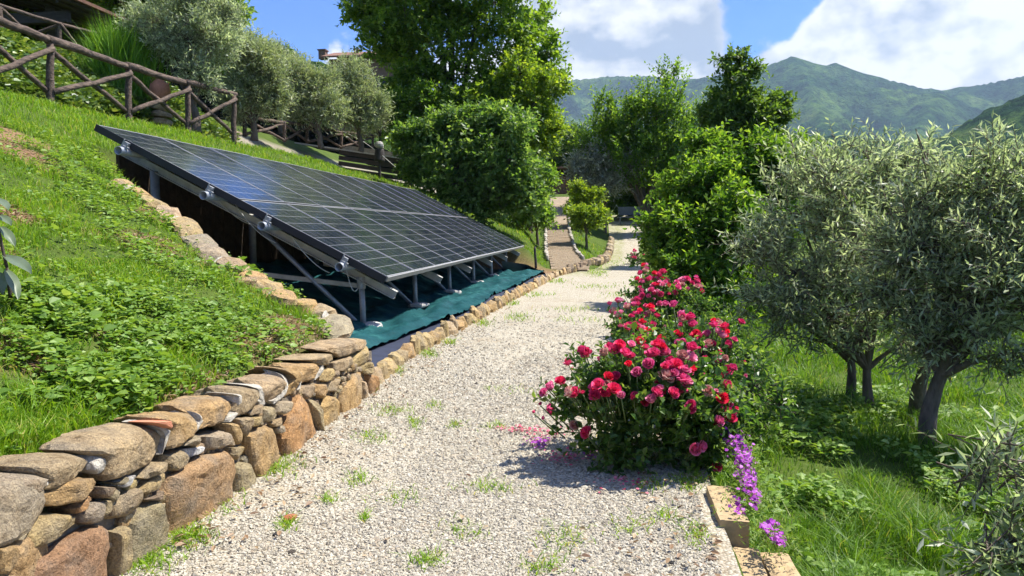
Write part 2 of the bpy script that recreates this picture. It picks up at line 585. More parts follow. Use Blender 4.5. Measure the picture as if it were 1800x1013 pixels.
def panel_mat():
    m, t, b, out = new_mat('solar_glass')
    uv = N(t, 'ShaderNodeUVMap')
    sep = N(t, 'ShaderNodeSeparateXYZ')
    t.links.new(uv.outputs[0], sep.inputs[0])

    def lines(coord, n, half):
        fr = math_node(t, 'FRACT', math_node(t, 'MULTIPLY', coord, float(n)))
        d = math_node(t, 'MINIMUM', fr, math_node(t, 'SUBTRACT', 1.0, fr))
        return math_node(t, 'LESS_THAN', d, half)
    gx = lines(sep.outputs[0], 6, .011)
    gy = lines(sep.outputs[1], 10, .02)
    bus = lines(sep.outputs[0], 30, .022)
    cellrnd = N(t, 'ShaderNodeTexWhiteNoise', noise_dimensions='2D')
    fl = N(t, 'ShaderNodeVectorMath', operation='FLOOR')
    ml = N(t, 'ShaderNodeVectorMath', operation='MULTIPLY')
    ml.inputs[1].default_value = (6, 10, 1)
    t.links.new(uv.outputs[0], ml.inputs[0])
    t.links.new(ml.outputs[0], fl.inputs[0])
    t.links.new(fl.outputs[0], cellrnd.inputs[0])
    cell = mix_col(t, cellrnd.outputs['Value'], (.007, .011, .020), (.012, .018, .032))
    cell = mix_col(t, math_node(t, 'MULTIPLY', bus, .45), cell, (.16, .17, .18))
    grid = math_node(t, 'MAXIMUM', math_node(t, 'MULTIPLY', gy, .9), gx)
    col = mix_col(t, math_node(t, 'MULTIPLY', grid, .85), cell, (.30, .31, .31))
    t.links.new(col, b.inputs['Base Color'])
    dust = noise_fac(t, 2.6, 7, .7)
    col = mix_col(t, ramp(t, dust, [(.42, (0, 0, 0)), (.75, (.10, .10, .10))]), col, (.30, .28, .25))
    t.links.new(col, b.inputs['Base Color'])
    t.links.new(ramp(t, dust, [(.35, (.07, .07, .07)), (.7, (.24, .24, .24))]), b.inputs['Roughness'])
    b.inputs['IOR'].default_value = 1.5
    n = noise_fac(t, 1.2, 2, .5)
    bump(t, b, n, .02, .02)
    return m


def net_mat():
    m, t, b, out = new_mat('teal_net')
    n1, n2 = noise_fac(t, 3.0, 5, .6), noise_fac(t, 40, 4, .6)
    c = ramp(t, n1, [(.3, (.007, .042, .048)), (.55, (.013, .072, .078)), (.72, (.035, .14, .135))])
    c = mix_col(t, 1, c, ramp(t, n2, [(.3, (.7, .7, .7)), (.7, (1.15, 1.15, 1.15))]), 'MULTIPLY')
    t.links.new(c, b.inputs['Base Color'])
    b.inputs['Roughness'].default_value = .5
    b.inputs['Specular IOR Level'].default_value = .12
    bump(t, b, n2, .3, .01)
    return m


def hill_mat(k=1.0, dark=1.0):
    m, t, b, out = new_mat('forested_slope')
    n1, n2, n3 = noise_fac(t, .004 * k, 6, .6), noise_fac(t, .035 * k, 6, .7), noise_fac(t, .12 * k, 3, .6)
    c = ramp(t, n1, [(.34, (0.014, 0.041, 0.024)), (.47, (0.029, 0.071, 0.027)), (.58, (0.076, 0.139, 0.037)), (.72, (0.162, 0.212, 0.065))])
    c = mix_col(t, 1, c, ramp(t, n2, [(.36, (.22, .28, .30)), (.52, (1, 1, 1)), (.68, (1.7, 1.6, 1.1))]), 'MULTIPLY')
    c = mix_col(t, 1, c, (dark, dark, dark), 'MULTIPLY')
    t.links.new(c, b.inputs['Base Color'])
    b.inputs['Roughness'].default_value = 1
    b.inputs['Specular IOR Level'].default_value = 0
    bump(t, b, math_node(t, 'ADD', n2, math_node(t, 'MULTIPLY', n3, .5)), 1.0, 30 / k)
    return m


M['ground'] = ground_mat()
M['gravel'] = gravel_mat()
M['pebble'] = pebble_mat()
M['panel'] = panel_mat()
M['net'] = net_mat()
M['hill'] = hill_mat()
M['hill_near'] = hill_mat(5.0, .75)
M['weedcloth'] = plain_mat('black_weed_cloth', (.016, .022, .045), .7, var=.35, scale=8, bumps=.3)
M['paver'] = stone_mat('paver_stone', 14)

# ------------------------------------------------------------------ terrain
_XLy = [-5, 2, 2.7, 4.9, 6.3, 12, 19.5, 21.5, 23.5, 26, 30, 40, 60]
_XLx = [-1.55, -1.58, -1.58, -1.70, -1.82, -1.76, -1.62, -1.15, -.70, -.52, -.45, -.72, -1.2]
_XRy = [-5, 2.74, 2.84, 6, 12, 20, 30, 40, 60]
_XRx = [.34, .35, .34, .42, .46, .50, .62, 1.05, 1.6]


def XL(y): return np.interp(y, _XLy, _XLx)
def XR(y): return np.interp(y, _XRy, _XRx)


def zpath(y):
    y = np.asarray(y, float)
    s = np.maximum(y - 19, 0)
    return np.where(s < 14, .004 * s * s, .004 * 196 + .112 * (s - 14)) * np.where(y > 60, 1, 1)


def sstep(a, b, x):
    t = np.clip((x - a) / (b - a), 0, 1)
    return t * t * (3 - 2 * t)


_CUTx = [-5.95, -5.3, -4.2, -3.0, -1.72]
_CUTy = [7.75, 7.15, 6.25, 5.75, 5.12]


def cut_y(x): return np.interp(x, _CUTx, _CUTy)


def hillside(x, y):
    """grassed slope left of the path, without the pit"""
    s = XL(y) - .12 - x
    s = np.maximum(s, 0)
    foot = .335 * (1 - sstep(19.5, 22, y))
    slope = np.interp(y, [0, 19, 23, 30, 40], [.43, .43, .40, .36, .30])
    z = foot + slope * s
    terr = 3.02 + .018 * (np.clip(y, 0, 60) - 10)
    k = .35
    d = np.clip(.5 + .5 * (terr - z) / k, 0, 1)
    zz = terr * (1 - d) + z * d - k * d * (1 - d)            # smooth minimum: the terrace edge
    bank = np.maximum(-x - 9.3 - .12 * np.maximum(y - 16, 0), 0)
    zz = zz + np.where(bank < 2.2, .62 * bank, 1.364 + .05 * (bank - 2.2)) + .33 * np.maximum(bank - 9, 0)
    return zpath(y) * np.exp(-np.maximum(s - 2, 0) / 6) + zz


def pit_floor(x, y):
    return np.interp(-x, [1.5, 2.75, 3.4, 5.75, 8], [.0, .0, .04, .62, .65])


def in_pit(x, y):
    a = sstep(0, .10, y - cut_y(x))
    b = 1 - sstep(20.6, 21.4, y)
    c = sstep(-5.88, -5.78, x)
    d = np.where(x < XL(y), 1.0, 0.0)
    return a * b * c * d


SPP = [at(1003, 474, 21.4), at(985, 440, 25.0), at(980, 405, 30.0), at(982, 375, 34.5), at(984, 346, 40.0), at(985, 335, 44.0)]
SPY, SPX, SPZ = [p[1] for p in SPP], [p[0] for p in SPP], [p[2] for p in SPP]


def H(x, y):
    x = np.asarray(x, float)
    y = np.asarray(y, float)
    xl, xr = XL(y), XR(y)
    zp = zpath(y)
    hs = hillside(x, y) + .10 * (fbm(np.stack([x * .9, y * .9], -1), 4) - .5) * sstep(.3, 1.2, xl - x)
    p = in_pit(x, y)
    left = hs * (1 - p) + pit_floor(x, y) * p
    lw = sstep(0.17, .29, xl - x)
    s = x - xr
    right = zp - .32 * sstep(.02, .22, s) - .09 * np.clip(s - .2, 0, 2.2) - .03 * np.clip(s - 2.4, 0, 3) - .30 * np.clip(s - 6, 0, 260) * sstep(6, 9, s)
    right = right + .08 * (fbm(np.stack([x * .8, y * .8 + 40], -1), 4) - .5) * sstep(.2, .8, s)
    z = np.where(x < xl, zp * (1 - lw) + left * lw - .03 * (1 - lw), np.where(x > xr, right - .03 * (1 - sstep(0, .1, s)), zp - .03))
    z = z - .22 * np.maximum(y - 52, 0) * sstep(-8, 6, x)
    xs_, zs_ = np.interp(y, SPY, SPX), np.interp(y, SPY, SPZ)        # bed of the paved side path
    w = (1 - sstep(.6, 1.3, np.abs(x - xs_))) * sstep(20.4, 21.6, y) * (1 - sstep(42, 46, y))
    w = w * sstep(.0, .5, xl - x + .25)
    return z * (1 - w) + (zs_ - .05) * w


def axis_lines(parts):
    out = [parts[0][0]]
    for a, b, st in parts:
        n = max(1, int(round((b - a) / st)))
        out += list(np.linspace(a, b, n + 1)[1:])
    return np.array(out)


xs = axis_lines([(-420, -120, 50), (-120, -40, 10), (-40, -14, 1.3), (-14, -6.2, .25), (-6.2, -5.5, .06), (-5.5, -2.0, .12), (-2.0, -1.4, .05), (-1.4, .3, .2), (.3, .9, .05), (.9, 4, .18), (4, 12, .6), (12, 40, 3), (40, 400, 30)])
ys = axis_lines([(-60, -4, 7), (-4, 1.2, .6), (1.2, 9, .10), (9, 24, .25), (24, 46, .6), (46, 120, 5), (120, 420, 40)])
gx, gy = np.meshgrid(xs, ys)
gz = H(gx, gy)


def soilness(x, y):
    n = fbm(np.stack([x * 1.5 + 3, y * 1.5], -1), 4, .55)
    near = 1 - sstep(6.5, 9.5, y)
    return sstep(.585, .66, n) * near * sstep(.1, .6, XL(y) - x)


def grit_at(x, y):
    return np.maximum(sstep(-9.6, -9.2, -np.abs(-x - 10.3) - 8.6) * 0, sstep(8.75, 9.0, -x) * (1 - sstep(10.6, 10.9, -x - .1 * np.maximum(y - 16, 0))) * sstep(15, 17, y))


def grid_mesh(name, gx, gy, gz, mat, attrs=None, smooth=True):
    ny, nx = gx.shape
    v = np.stack([gx, gy, gz], -1).reshape(-1, 3)
    i = np.arange(ny - 1)[:, None] * nx + np.arange(nx - 1)[None]
    q = np.stack([i, i + 1, i + nx + 1, i + nx], -1).reshape(-1, 4)
    return mesh_np(name, v, None, q, [mat], smooth, attrs)


ground = obj('ground', grid_mesh('ground', gx, gy, gz, M['ground'], {
    'soil': np.maximum(soilness(gx, gy), in_pit(gx, gy)).ravel(), 'grit': grit_at(gx, gy).ravel()}))
tag(ground, 'grassy hillside ground falling from the terrace to the orchard', None, None, 'structure')

# gravel path sheet
py_ = axis_lines([(-4, 1, 1), (1, 12, .12), (12, 46, .4)])
u_ = np.linspace(0, 1, 28)
PY, PU = np.meshgrid(py_, u_, indexing='ij')
PX = XL(PY) - .09 * (PY < 5) - .02 + PU * (XR(PY) - XL(PY) + .06 + .09 * (PY < 5))


def path_z(x, y):
    return zpath(y) + .02 * (fbm(np.stack([x * 1.3, y * 1.3], -1), 3) - .5)


weedy = np.clip(sstep(8, 13, PY) * .42 + sstep(18, 21, PY) * .35 * (1 - sstep(.35, .6, PU)), 0, 1)
path = obj('gravel_path', grid_mesh('gravel_path', PX, PY, path_z(PX, PY) + .004, M['gravel'], {'weedy': weedy.ravel()}))
tag(path, 'pale crushed gravel path running straight away past the roses', None, None, 'structure')


# ------------------------------------------------------------------ mountains
def ridge_field(name, label, ridges, x0, x1, y0, y1, step, floor, seed, amp, mat, canopy=0.0):
    X, Y = np.meshgrid(np.arange(x0, x1 + 1, step), np.arange(y0, y1 + 1, step))
    pts = []
    for poly, Yd, sl in ridges:
        P = np.array([at(px, py, yd if yd else Yd) for px, py, yd in poly])
        seg = []
        for a, b in zip(P[:-1], P[1:]):
            n = max(2, int(np.linalg.norm(b - a) / (step * .8)))
            seg.append(a + (b - a) * np.linspace(0, 1, n, endpoint=False)[:, None])
        seg.append(P[-1:])
        P = np.vstack(seg)
        pts.append(np.column_stack([P, np.full(len(P), sl)]))
    pts = np.vstack(pts)
    wx = 180 * (fbm(np.stack([X * .0022 + seed, Y * .0022], -1), 4) - .5)
    wy = 180 * (fbm(np.stack([X * .0022, Y * .0022 + seed + 9], -1), 4) - .5)
    Z = np.full(X.shape, -1e9)
    D = np.full(X.shape, 1e9)
    for rx, ry, rz, sl in pts:
        d0 = np.hypot(X - rx, Y - ry)
        fade = np.clip(d0 / 300, 0, 1)
        d = np.hypot(X + wx * fade - rx, Y + wy * fade - ry)
        d = np.minimum(d, d0 * 1.6 + 1)
        Z = np.maximum(Z, rz - sl * d + sl * .0)
        D = np.minimum(D, d0)
    n = 1 - 2 * np.abs(fbm(np.stack([X * .0045 + seed, Y * .0045], -1), 5) - .5)
    Z = Z - amp * (1 - n) * np.clip(D / 160, 0, 1) * 3.0 + 5 * (fbm(np.stack([X * .03, Y * .03], -1), 3) - .5) * np.clip(D / 30, .3, 1)
    rid = 1 - 2 * np.abs(fbm(np.stack([X * .011 + seed, Y * .011 + 3], -1), 4) - .5)
    Z = Z - amp * .42 * (1 - rid) * 2 * np.clip(D / 90, 0, 1)
    Z = np.maximum(Z, floor + 12 * fbm(np.stack([X * .004, Y * .004], -1), 3))
    if canopy:                                            # tree tops
        Z = Z + canopy * (vnoise(np.stack([X * .13, Y * .13], -1)) + .6 * vnoise(np.stack([X * .31 + 9, Y * .31], -1)) - .8)
    o = obj(name, grid_mesh(name, X, Y, Z, mat))
    tag(o, label, None, None, 'structure')
    return o


ridge_field('mountain', 'blue green wooded mountain ridge with a pointed summit', [
    ([(900, 150, 3000), (1000, 140, 2900), (1060, 133, 2850), (1130, 131, 2750), (1200, 138, 2650), (1260, 131, 2550), (1330, 119, 2450),
      (1362, 108, 2420), (1392, 97, 2400), (1428, 109, 2400), (1452, 114, 2400), (1467, 108, 2400), (1500, 121, 2400), (1560, 139, 2400), (1620, 152, 2450),
      (1660, 156, 2500), (1700, 151, 2500), (1740, 143, 2450), (1800, 132, 2400), (1950, 95, 2300), (2300, 60, 2100)], 2400, .50),
    ([(1392, 99, 2390), (1420, 150, 2100), (1440, 190, 1800), (1450, 225, 1500)], 2000, .48),
    ([(1700, 153, 2480), (1640, 200, 2000), (1600, 235, 1600)], 2000, .45),
    ([(1262, 133, 2540), (1250, 190, 2100), (1240, 230, 1700)], 2000, .48),
], -750, 2350, 900, 3050, 13, -60, 4.0, 95, M['hill'])
ridge_field('wooded_hill', 'nearer dark wooded hill at the edge of the valley', [
    ([(1735, 222, 620), (1770, 190, 620), (1800, 170, 620), (1900, 120, 600), (2100, 60, 560)], 620, .5),
    ([(1300, 262, 700), (1420, 238, 760), (1560, 246, 760), (1700, 240, 700)], 700, .45),
], -60, 760, 400, 800, 4.5, -50, 8.0, 18, M['hill_near'], 6.0)
lh = ridge_field('wooded_hillside', 'steep wooded hillside rising behind the olive trees', [
    ([(-300, -260, 120), (250, 10, 125), (380, 52, 130), (450, 78, 140), (520, 100, 150), (600, 122, 160), (700, 150, 175), (820, 190, 190)], 130, .42),
], -190, 10, 70, 230, 1.8, -10, 2.0, 6, M['hill_near'], 2.5)

# ------------------------------------------------------------------ dry stone retaining wall
WX0, WY0, WK = -1.585, 2.1, -.045            # face plane x = WX0 + WK*(y-WY0)


def wall_hit(px, py):
    d = ray(px, py)
    # x = WX0 + WK*(y-WY0)
    tt = (WX0 - WK * WY0) / (d[0] - WK * d[1])
    p = CAM + d * tt
    return p[1], p[2]


def chaikin(P, n=1):
    for _ in range(n):
        Q = np.roll(P, -1, 0)
        P = np.stack([P * .78 + Q * .22, P * .22 + Q * .78], 1).reshape(-1, 2)
    return P


def resample(P, n):
    Q = np.vstack([P, P[:1]])
    s = np.r_[0, np.cumsum(np.linalg.norm(np.diff(Q, axis=0), axis=1))]
    t = np.linspace(0, s[-1], n, endpoint=False)
    return np.column_stack([np.interp(t, s, Q[:, 0]), np.interp(t, s, Q[:, 1])])


def stone_from_outline(name, P2, back, proud, bulge, rng, mat, frame, seg=26, rough=.12, rnd=False):
    """P2 outline in face coordinates -> closed split stone with flattish facets; frame(a, b, depth)->xyz"""
    P = resample(chaikin(P2, 1) * .55 + np.repeat(P2, 2, 0) * .45, seg)
    c = P.mean(0)
    size = float(np.ptp(P, axis=0).min())
    P = c + (P - c) * (1 + .10 * (rng.rand(seg, 1) - .5))
    off = rng.rand(3) * 50
    planes = [(0.0, 0.0, 1.0)] + [(math.cos(a_) * k_, math.sin(a_) * k_, b_) for a_, k_, b_ in zip(rng.rand(4) * 6.28, .5 + .9 * rng.rand(4), 1.05 + .35 * rng.rand(4))]
    tilt = (rng.rand(2) - .5) * .16
    rings = [(.80, -4), (.93, -3), (.985, -2), (1.0, -1), (1.0, 1), (1.0, 2), (.955, 3), (.88, 4), (.74, 5), (.56, 6), (.36, 7), (.17, 8)]
    if rnd:                                               # rounded over the top towards the bank
        rings[:5] = [(.42, -4), (.66, -3), (.84, -2), (.95, -1), (1.0, 1)]
    V = []
    for sc_, k in rings:
        Q = c + (P - c) * sc_
        e = (Q - c) / max(size, .03)
        nz = fbm(np.column_stack([Q * 16 + off[:2], np.full(len(Q), off[2])]), 4) - .5
        if k < 2:
            dd = np.full(len(Q), -back * {-4: 1.0, -3: .93, -2: .75, -1: .48, 1: .2}[k])
            nz = fbm(np.column_stack([Q * 14 + off[:2], np.full(len(Q), off[2] + k * .9)]), 4) - .5
            Q = Q + (P - c) * (nz[:, None] * .35 * min(1, .12 / max(size, .02)))
        else:
            fac = np.min([pl[2] - np.abs(pl[0]) * 0 - (pl[0] * e[:, 0] + pl[1] * e[:, 1]) for pl in planes], 0)
            edge = {2: 0.0, 3: .55, 4: .85}.get(k, 1.0)
            dd = proud + bulge * edge * np.clip(fac, .15, 1.2) + nz * (.034 if k > 2 else .012) * min(1, size / .1) + (Q - c) @ tilt
        if rnd and k >= -1:                               # the top edge rolls back towards the bank
            topn = np.clip((P[:, 1] - c[1]) / max(P[:, 1].max() - c[1], .01), 0, 1) ** 1.3
            dd = dd - .105 * topn * {-1: .55, 1: 1.0, 2: 1.0, 3: .82, 4: .55, 5: .25, 6: .08}.get(k, 0)
        Q2 = Q + (P - c) * (nz[:, None] * .05)
        V.append(np.array([frame(a_, b_, d_) for a_, b_, d_ in zip(Q2[:, 0], Q2[:, 1], dd)]))
    n = seg
    m = len(rings)
    V.append(V[-1].mean(0)[None])
    v = np.vstack(V)
    i = np.arange(m - 1)[:, None] * n
    j = np.arange(n)[None]
    q = np.stack([i + j, i + (j + 1) % n, i + n + (j + 1) % n, i + n + j], -1).reshape(-1, 4)
    t = [[(m - 1) * n + k, (m - 1) * n + (k + 1) % n, m * n] for k in range(n)]
    return mesh_np(name, v, t, q, [mat], False)


A3 = lambda L: [(x / 3.0, 676 + y / 3.0) for x, y in L]                 # survey sheet 1
B3 = lambda L: [(400 + x / 3.617, 580 + y / 3.617) for x, y in L]        # survey sheet 2
OCH, ORA, TAN, GRY, RED, OLV, YEL, PUR = (0.433, 0.289, 0.133), (0.433, 0.246, 0.11), (0.41, 0.305, 0.18), (0.381, 0.311, 0.21), (0.322, 0.193, 0.105), (0.348, 0.281, 0.165), (0.448, 0.33, 0.161), (0.271, 0.201, 0.133)
caps = [(A3([(0, 490), (100, 480), (160, 500), (150, 570), (60, 620), (-60, 670), (-60, 520)]), GRY),
        (A3([(60, 455), (200, 390), (340, 375), (420, 400), (440, 450), (330, 520), (230, 560), (160, 580), (165, 510), (110, 480)]), TAN),
        (A3([(350, 370), (450, 290), (600, 235), (720, 215), (800, 250), (840, 310), (840, 380), (790, 430), (700, 475), (600, 500), (540, 525), (500, 490), (500, 410), (440, 385)]), TAN),
        (A3([(760, 190), (880, 160), (970, 160), (1000, 210), (985, 280), (930, 330), (865, 355), (855, 260), (820, 215)]), OCH),
        (A3([(950, 135), (1050, 85), (1170, 75), (1215, 110), (1210, 170), (1130, 215), (1020, 250), (1010, 200), (985, 160)]), OCH),
        (B3([(-20, 395), (30, 375), (120, 370), (160, 420), (150, 490), (60, 555), (20, 540), (5, 470)]), TAN),
        (B3([(150, 350), (270, 290), (350, 350), (330, 420), (260, 470), (210, 430)]), TAN),
        (B3([(280, 250), (380, 255), (430, 300), (440, 380), (400, 430), (375, 420), (380, 310), (340, 280)]), OCH),
        (B3([(390, 235), (500, 220), (560, 240), (570, 300), (500, 340), (450, 345), (430, 290)]), OCH),
        (B3([(410, 215), (520, 170), (670, 160), (690, 200), (620, 235), (560, 240), (500, 215)]), TAN),
        (B3([(560, 140), (660, 90), (780, 60), (860, 70), (890, 110), (800, 150), (710, 190), (670, 155)]), TAN),
        (B3([(800, 150), (890, 100), (915, 130), (910, 190), (850, 240), (800, 220), (790, 180)]), YEL)]
faces = [(A3(L), c) for L, c in [
    ([(220, 590), (330, 510), (480, 485), (475, 540), (420, 600), (300, 645), (215, 640)], OCH),
    ([(-70, 720), (0, 690), (90, 650), (180, 645), (215, 690), (150, 750), (60, 790), (-60, 800)], OCH),
    ([(105, 820), (200, 700), (260, 680), (390, 690), (400, 720), (330, 790), (200, 860), (130, 905)], YEL),
    ([(365, 660), (400, 620), (470, 585), (490, 600), (440, 650), (380, 690)], ORA),
    ([(410, 690), (480, 620), (545, 610), (570, 660), (540, 700), (470, 740), (410, 735)], GRY),
    ([(60, 1060), (90, 980), (300, 850), (420, 780), (545, 720), (560, 800), (555, 900), (470, 960), (400, 1020), (300, 1080)], RED),
    ([(-60, 870), (0, 850), (50, 835), (80, 890), (75, 960), (0, 1000), (-60, 1010)], OCH),
    ([(40, 830), (120, 770), (140, 775), (95, 820)], GRY),
    ([(-60, 1060), (-20, 1010), (60, 990), (50, 1080)], TAN),
    ([(495, 540), (570, 535), (560, 590), (520, 610)], PUR),
    ([(560, 560), (620, 545), (640, 570), (590, 625), (560, 600)], OLV),
    ([(570, 650), (640, 580), (715, 535), (725, 620), (670, 690), (590, 715)], TAN),
    ([(725, 500), (780, 440), (850, 405), (855, 440), (770, 500)], TAN),
    ([(725, 560), (780, 500), (870, 460), (880, 500), (800, 560), (750, 590)], YEL),
    ([(740, 610), (830, 570), (860, 555), (860, 590), (780, 615)], PUR),
    ([(650, 860), (660, 740), (760, 640), (820, 600), (860, 670), (850, 740), (740, 800), (700, 860)], OLV),
    ([(875, 680), (870, 580), (890, 480), (960, 440), (1060, 375), (1170, 345), (1215, 420), (1210, 480), (1130, 560), (1020, 620), (950, 670)], (.40, .265, .135)),
    ([(575, 790), (640, 740), (660, 750), (650, 840), (590, 830)], YEL),
    ([(880, 380), (940, 345), (975, 360), (970, 420), (920, 465), (885, 450)], OLV),
    ([(970, 300), (1040, 265), (1060, 290), (1030, 320), (965, 325)], GRY),
    ([(1060, 280), (1150, 245), (1215, 255), (1215, 310), (1150, 340), (1080, 350)], GRY),
    ([(610, 440 + 90), (600, 520), (640, 505), (660, 480)], OLV)]]
faces += [(B3(L), c) for L, c in [
    ([(680, 220), (780, 160), (800, 210), (760, 260), (700, 270)], TAN),
    ([(580, 270), (660, 240), (690, 270), (640, 330), (590, 330)], YEL),
    ([(460, 370), (530, 340), (545, 400), (500, 450), (465, 410)], TAN),
    ([(545, 350), (610, 340), (630, 390), (590, 440), (550, 400)], OCH),
    ([(630, 350), (690, 305), (720, 340), (700, 390), (640, 400)], TAN),
    ([(440, 405), (500, 470), (575, 600), (480, 670), (330, 745), (320, 700), (380, 530)], ORA),
    ([(515, 455), (545, 440), (570, 500), (565, 570), (540, 530)], OLV),
    ([(570, 490), (620, 420), (700, 420), (720, 480), (690, 540), (590, 615), (570, 560)], OCH),
    ([(720, 480), (730, 370), (800, 290), (850, 260), (830, 330), (835, 440), (790, 480), (730, 500)], OCH),
    ([(850, 215), (920, 200), (925, 270), (880, 290), (850, 250)], YEL),
    ([(840, 330), (880, 310), (890, 410), (850, 440)], TAN),
    ([(885, 290), (925, 280), (935, 380), (890, 400)], ORA),
    ([(215, 510), (270, 480), (290, 530), (260, 590), (220, 590)], OLV),
    ([(300, 460), (370, 445), (390, 490), (340, 545), (295, 530)], GRY),
    ([(125, 530), (200, 470), (230, 480), (200, 520), (150, 550)], TAN),
    ([(40, 570), (110, 545), (125, 600), (110, 680), (80, 670)], TAN),
    ([(130, 560), (210, 540), (215, 600), (140, 630)], YEL),
    ([(255, 600), (320, 545), (350, 560), (300, 625)], TAN),
    ([(290, 630), (330, 600), (340, 640), (310, 665)], GRY),
    ([(105, 690), (210, 600), (270, 610), (320, 700), (310, 770), (240, 800), (170, 850), (115, 770)], OCH),
    ([(0, 750), (95, 735), (115, 760), (60, 830), (10, 820)], YEL),
    ([(0, 600), (40, 580), (90, 680), (60, 740), (20, 700)], OCH),
    ([(20, 880), (100, 820), (160, 860), (100, 910), (30, 950)], OLV),
    ([(-20, 640), (0, 690), (20, 740), (-5, 745), (-30, 690)], TAN)]]
whites = [A3([(610, 515), (680, 480), (730, 475), (700, 510), (650, 545), (620, 540)]), A3([(970, 345), (1060, 320), (1060, 350), (990, 395)])]
mortars = [A3([(400, 385), (480, 390), (505, 430), (490, 490), (430, 470), (420, 430)]), A3([(60, 640), (170, 575), (300, 545), (230, 592), (120, 640)]),
           A3([(720, 215), (790, 200), (850, 250), (860, 330), (858, 400), (838, 300), (790, 245)]), A3([(960, 150), (1000, 165), (1018, 200), (1005, 265), (985, 275), (1000, 210)]),
           A3([(1150, 60), (1205, 60), (1224, 110), (1210, 125), (1185, 75)]), A3([(1165, 165), (1212, 160), (1202, 210), (1168, 200)]),
           A3([(1220, 10), (1320, 5), (1345, 60), (1385, 95), (1345, 95), (1315, 40)]), B3([(290, 275), (370, 285), (378, 350), (365, 420), (290, 470), (250, 465), (330, 410), (352, 350)]),
           B3([(400, 255), (445, 310), (455, 390), (436, 392), (425, 310)]), A3([(120, 490), (165, 500), (165, 560), (140, 560)]),
           B3([(130, 355), (170, 395), (190, 440), (250, 480), (215, 490), (155, 470), (160, 410)]), B3([(540, 215), (575, 245), (575, 320), (560, 320), (560, 245)])]


def wall_frame(a, b, d):
    return (WX0 + WK * (a - WY0) + d, a + d * WK * -1, b)


wall = thing('stone_retaining_wall', 'low rubble stone retaining wall with mortared cap stones beside the gravel path', 'wall', (-1.6, 3.0, 0))
rng = np.random.RandomState(21)


def jit(c, rng, a=.12):
    k = 1 + (rng.rand() - .5) * 2 * a
    return tuple(float(np.clip(x * k * (1 + (rng.rand() - .5) * a * .35), 0, 1)) for x in c)


mb = MB()                                                            # the wall's earth and mortar heart
yy = np.linspace(-1.0, 5.0, 40)
for y0, y1 in zip(yy[:-1], yy[1:]):
    for (a, b) in ((y0, y1),):
        xa, xb = WX0 + WK * (a - WY0) - .022, WX0 + WK * (b - WY0) - .022
        za = .44 + .02 * math.sin(a * 5)
        mb.add([(xa, a, -.1), (xb, b, -.1), (xb, b, .27), (xa, a, .27), (xa - .24, a, .28), (xb - .24, b, .28)], [[0, 1, 2, 3], [3, 2, 5, 4]])
mb.add([(WX0 + WK * 2.9 - .035, 5.0, -.1), (WX0 + WK * 2.9 - .3, 5.0, -.1), (WX0 + WK * 2.9 - .3, 5.0, .28), (WX0 + WK * 2.9 - .035, 5.0, .27)], [[0, 1, 2, 3]])
obj('wall_core', mb.mesh('wall_core', M['core']), wall)
def cap_pts(poly):
    """the traced outline of a cap takes in its top face: bring it down to the front edge"""
    P = np.array([wall_hit(*p) for p in poly])
    z0 = .295
    fr = np.clip((P[:, 1] - z0) / max(P[:, 1].max() - z0, .05), 0, 1)
    P[:, 0] = P[:, 0] * (1 + .05 * fr)
    P[:, 1] = np.where(P[:, 1] > z0, z0 + (P[:, 1] - z0) * .88, P[:, 1])
    return P


for poly, colr in caps:
    P = cap_pts(poly)
    o = obj('cap_stone', stone_from_outline('cap_stone', P, .24, -.022 + rng.rand() * .014, .034, rng, M['stone'], wall_frame, 34, .09, True), wall, jit(colr, rng))
for poly, colr in faces:
    P = np.array([wall_hit(*p) for p in poly])
    if P[:, 1].min() < .12:                               # bedded in the ground
        P[P[:, 1] < P[:, 1].min() + .045, 1] = -.05
    sz = np.ptp(P, axis=0).min()
    o = obj('stone', stone_from_outline('stone', P, .08, -.012 + rng.rand() * .022, min(.04, .022 + .12 * sz), rng, M['stone'], wall_frame, 22, .10), wall, jit(colr, rng))
for poly in whites:
    P = np.array([wall_hit(*p) for p in poly])
    obj('white_stone', stone_from_outline('white_stone', P, .06, .0, .02, rng, M['stone'], wall_frame, 16, .1), wall, (.6, .59, .56))
for poly in mortars:
    P = cap_pts(poly)
    obj('mortar_joint', stone_from_outline('mortar_joint', P, .15, -.006, .010, rng, M['mortar'], wall_frame, 20, .05, True), wall)
P = cap_pts(A3([(690, 212), (750, 200), (812, 208), (836, 240), (800, 243), (740, 222)]))
obj('tile_shard', stone_from_outline('tile_shard', P, .1, .006, .02, rng, M['tile'], wall_frame, 16, .05), wall)
# pinning stones packed into the joints
allp = [np.array([wall_hit(*p) for p in poly]) for poly, _ in faces] + [cap_pts(poly) for poly, _ in caps]


def inside(P, q):
    r_ = False
    for (x1, y1), (x2, y2) in zip(P, np.roll(P, -1, 0)):
        if (y1 > q[1]) != (y2 > q[1]) and q[0] < (x2 - x1) * (q[1] - y1) / (y2 - y1 + 1e-12) + x1:
            r_ = not r_
    return r_


cnt = 0
for _ in range(900):
    q = np.array([1.62 + 3.35 * rng.rand(), -.01 + .31 * rng.rand()])
    if any(inside(P, q) for P in allp):
        continue
    rr_ = .014 + .02 * rng.rand()
    P = q + np.array([(math.cos(a_) * 1.25, math.sin(a_) * .85) for a_ in np.arange(6) * 1.047]) * rr_ * (.8 + .4 * rng.rand(6, 1))
    obj('pinning_stone', stone_from_outline('pinning_stone', P, .03, -.014 + .006 * rng.rand(), .016, rng, M['stone'], wall_frame, 9, .1), wall, jit(random.choice([OCH, TAN, GRY, OLV, PUR, YEL]), rng, .2))
    cnt += 1
    if cnt > 110:
        break
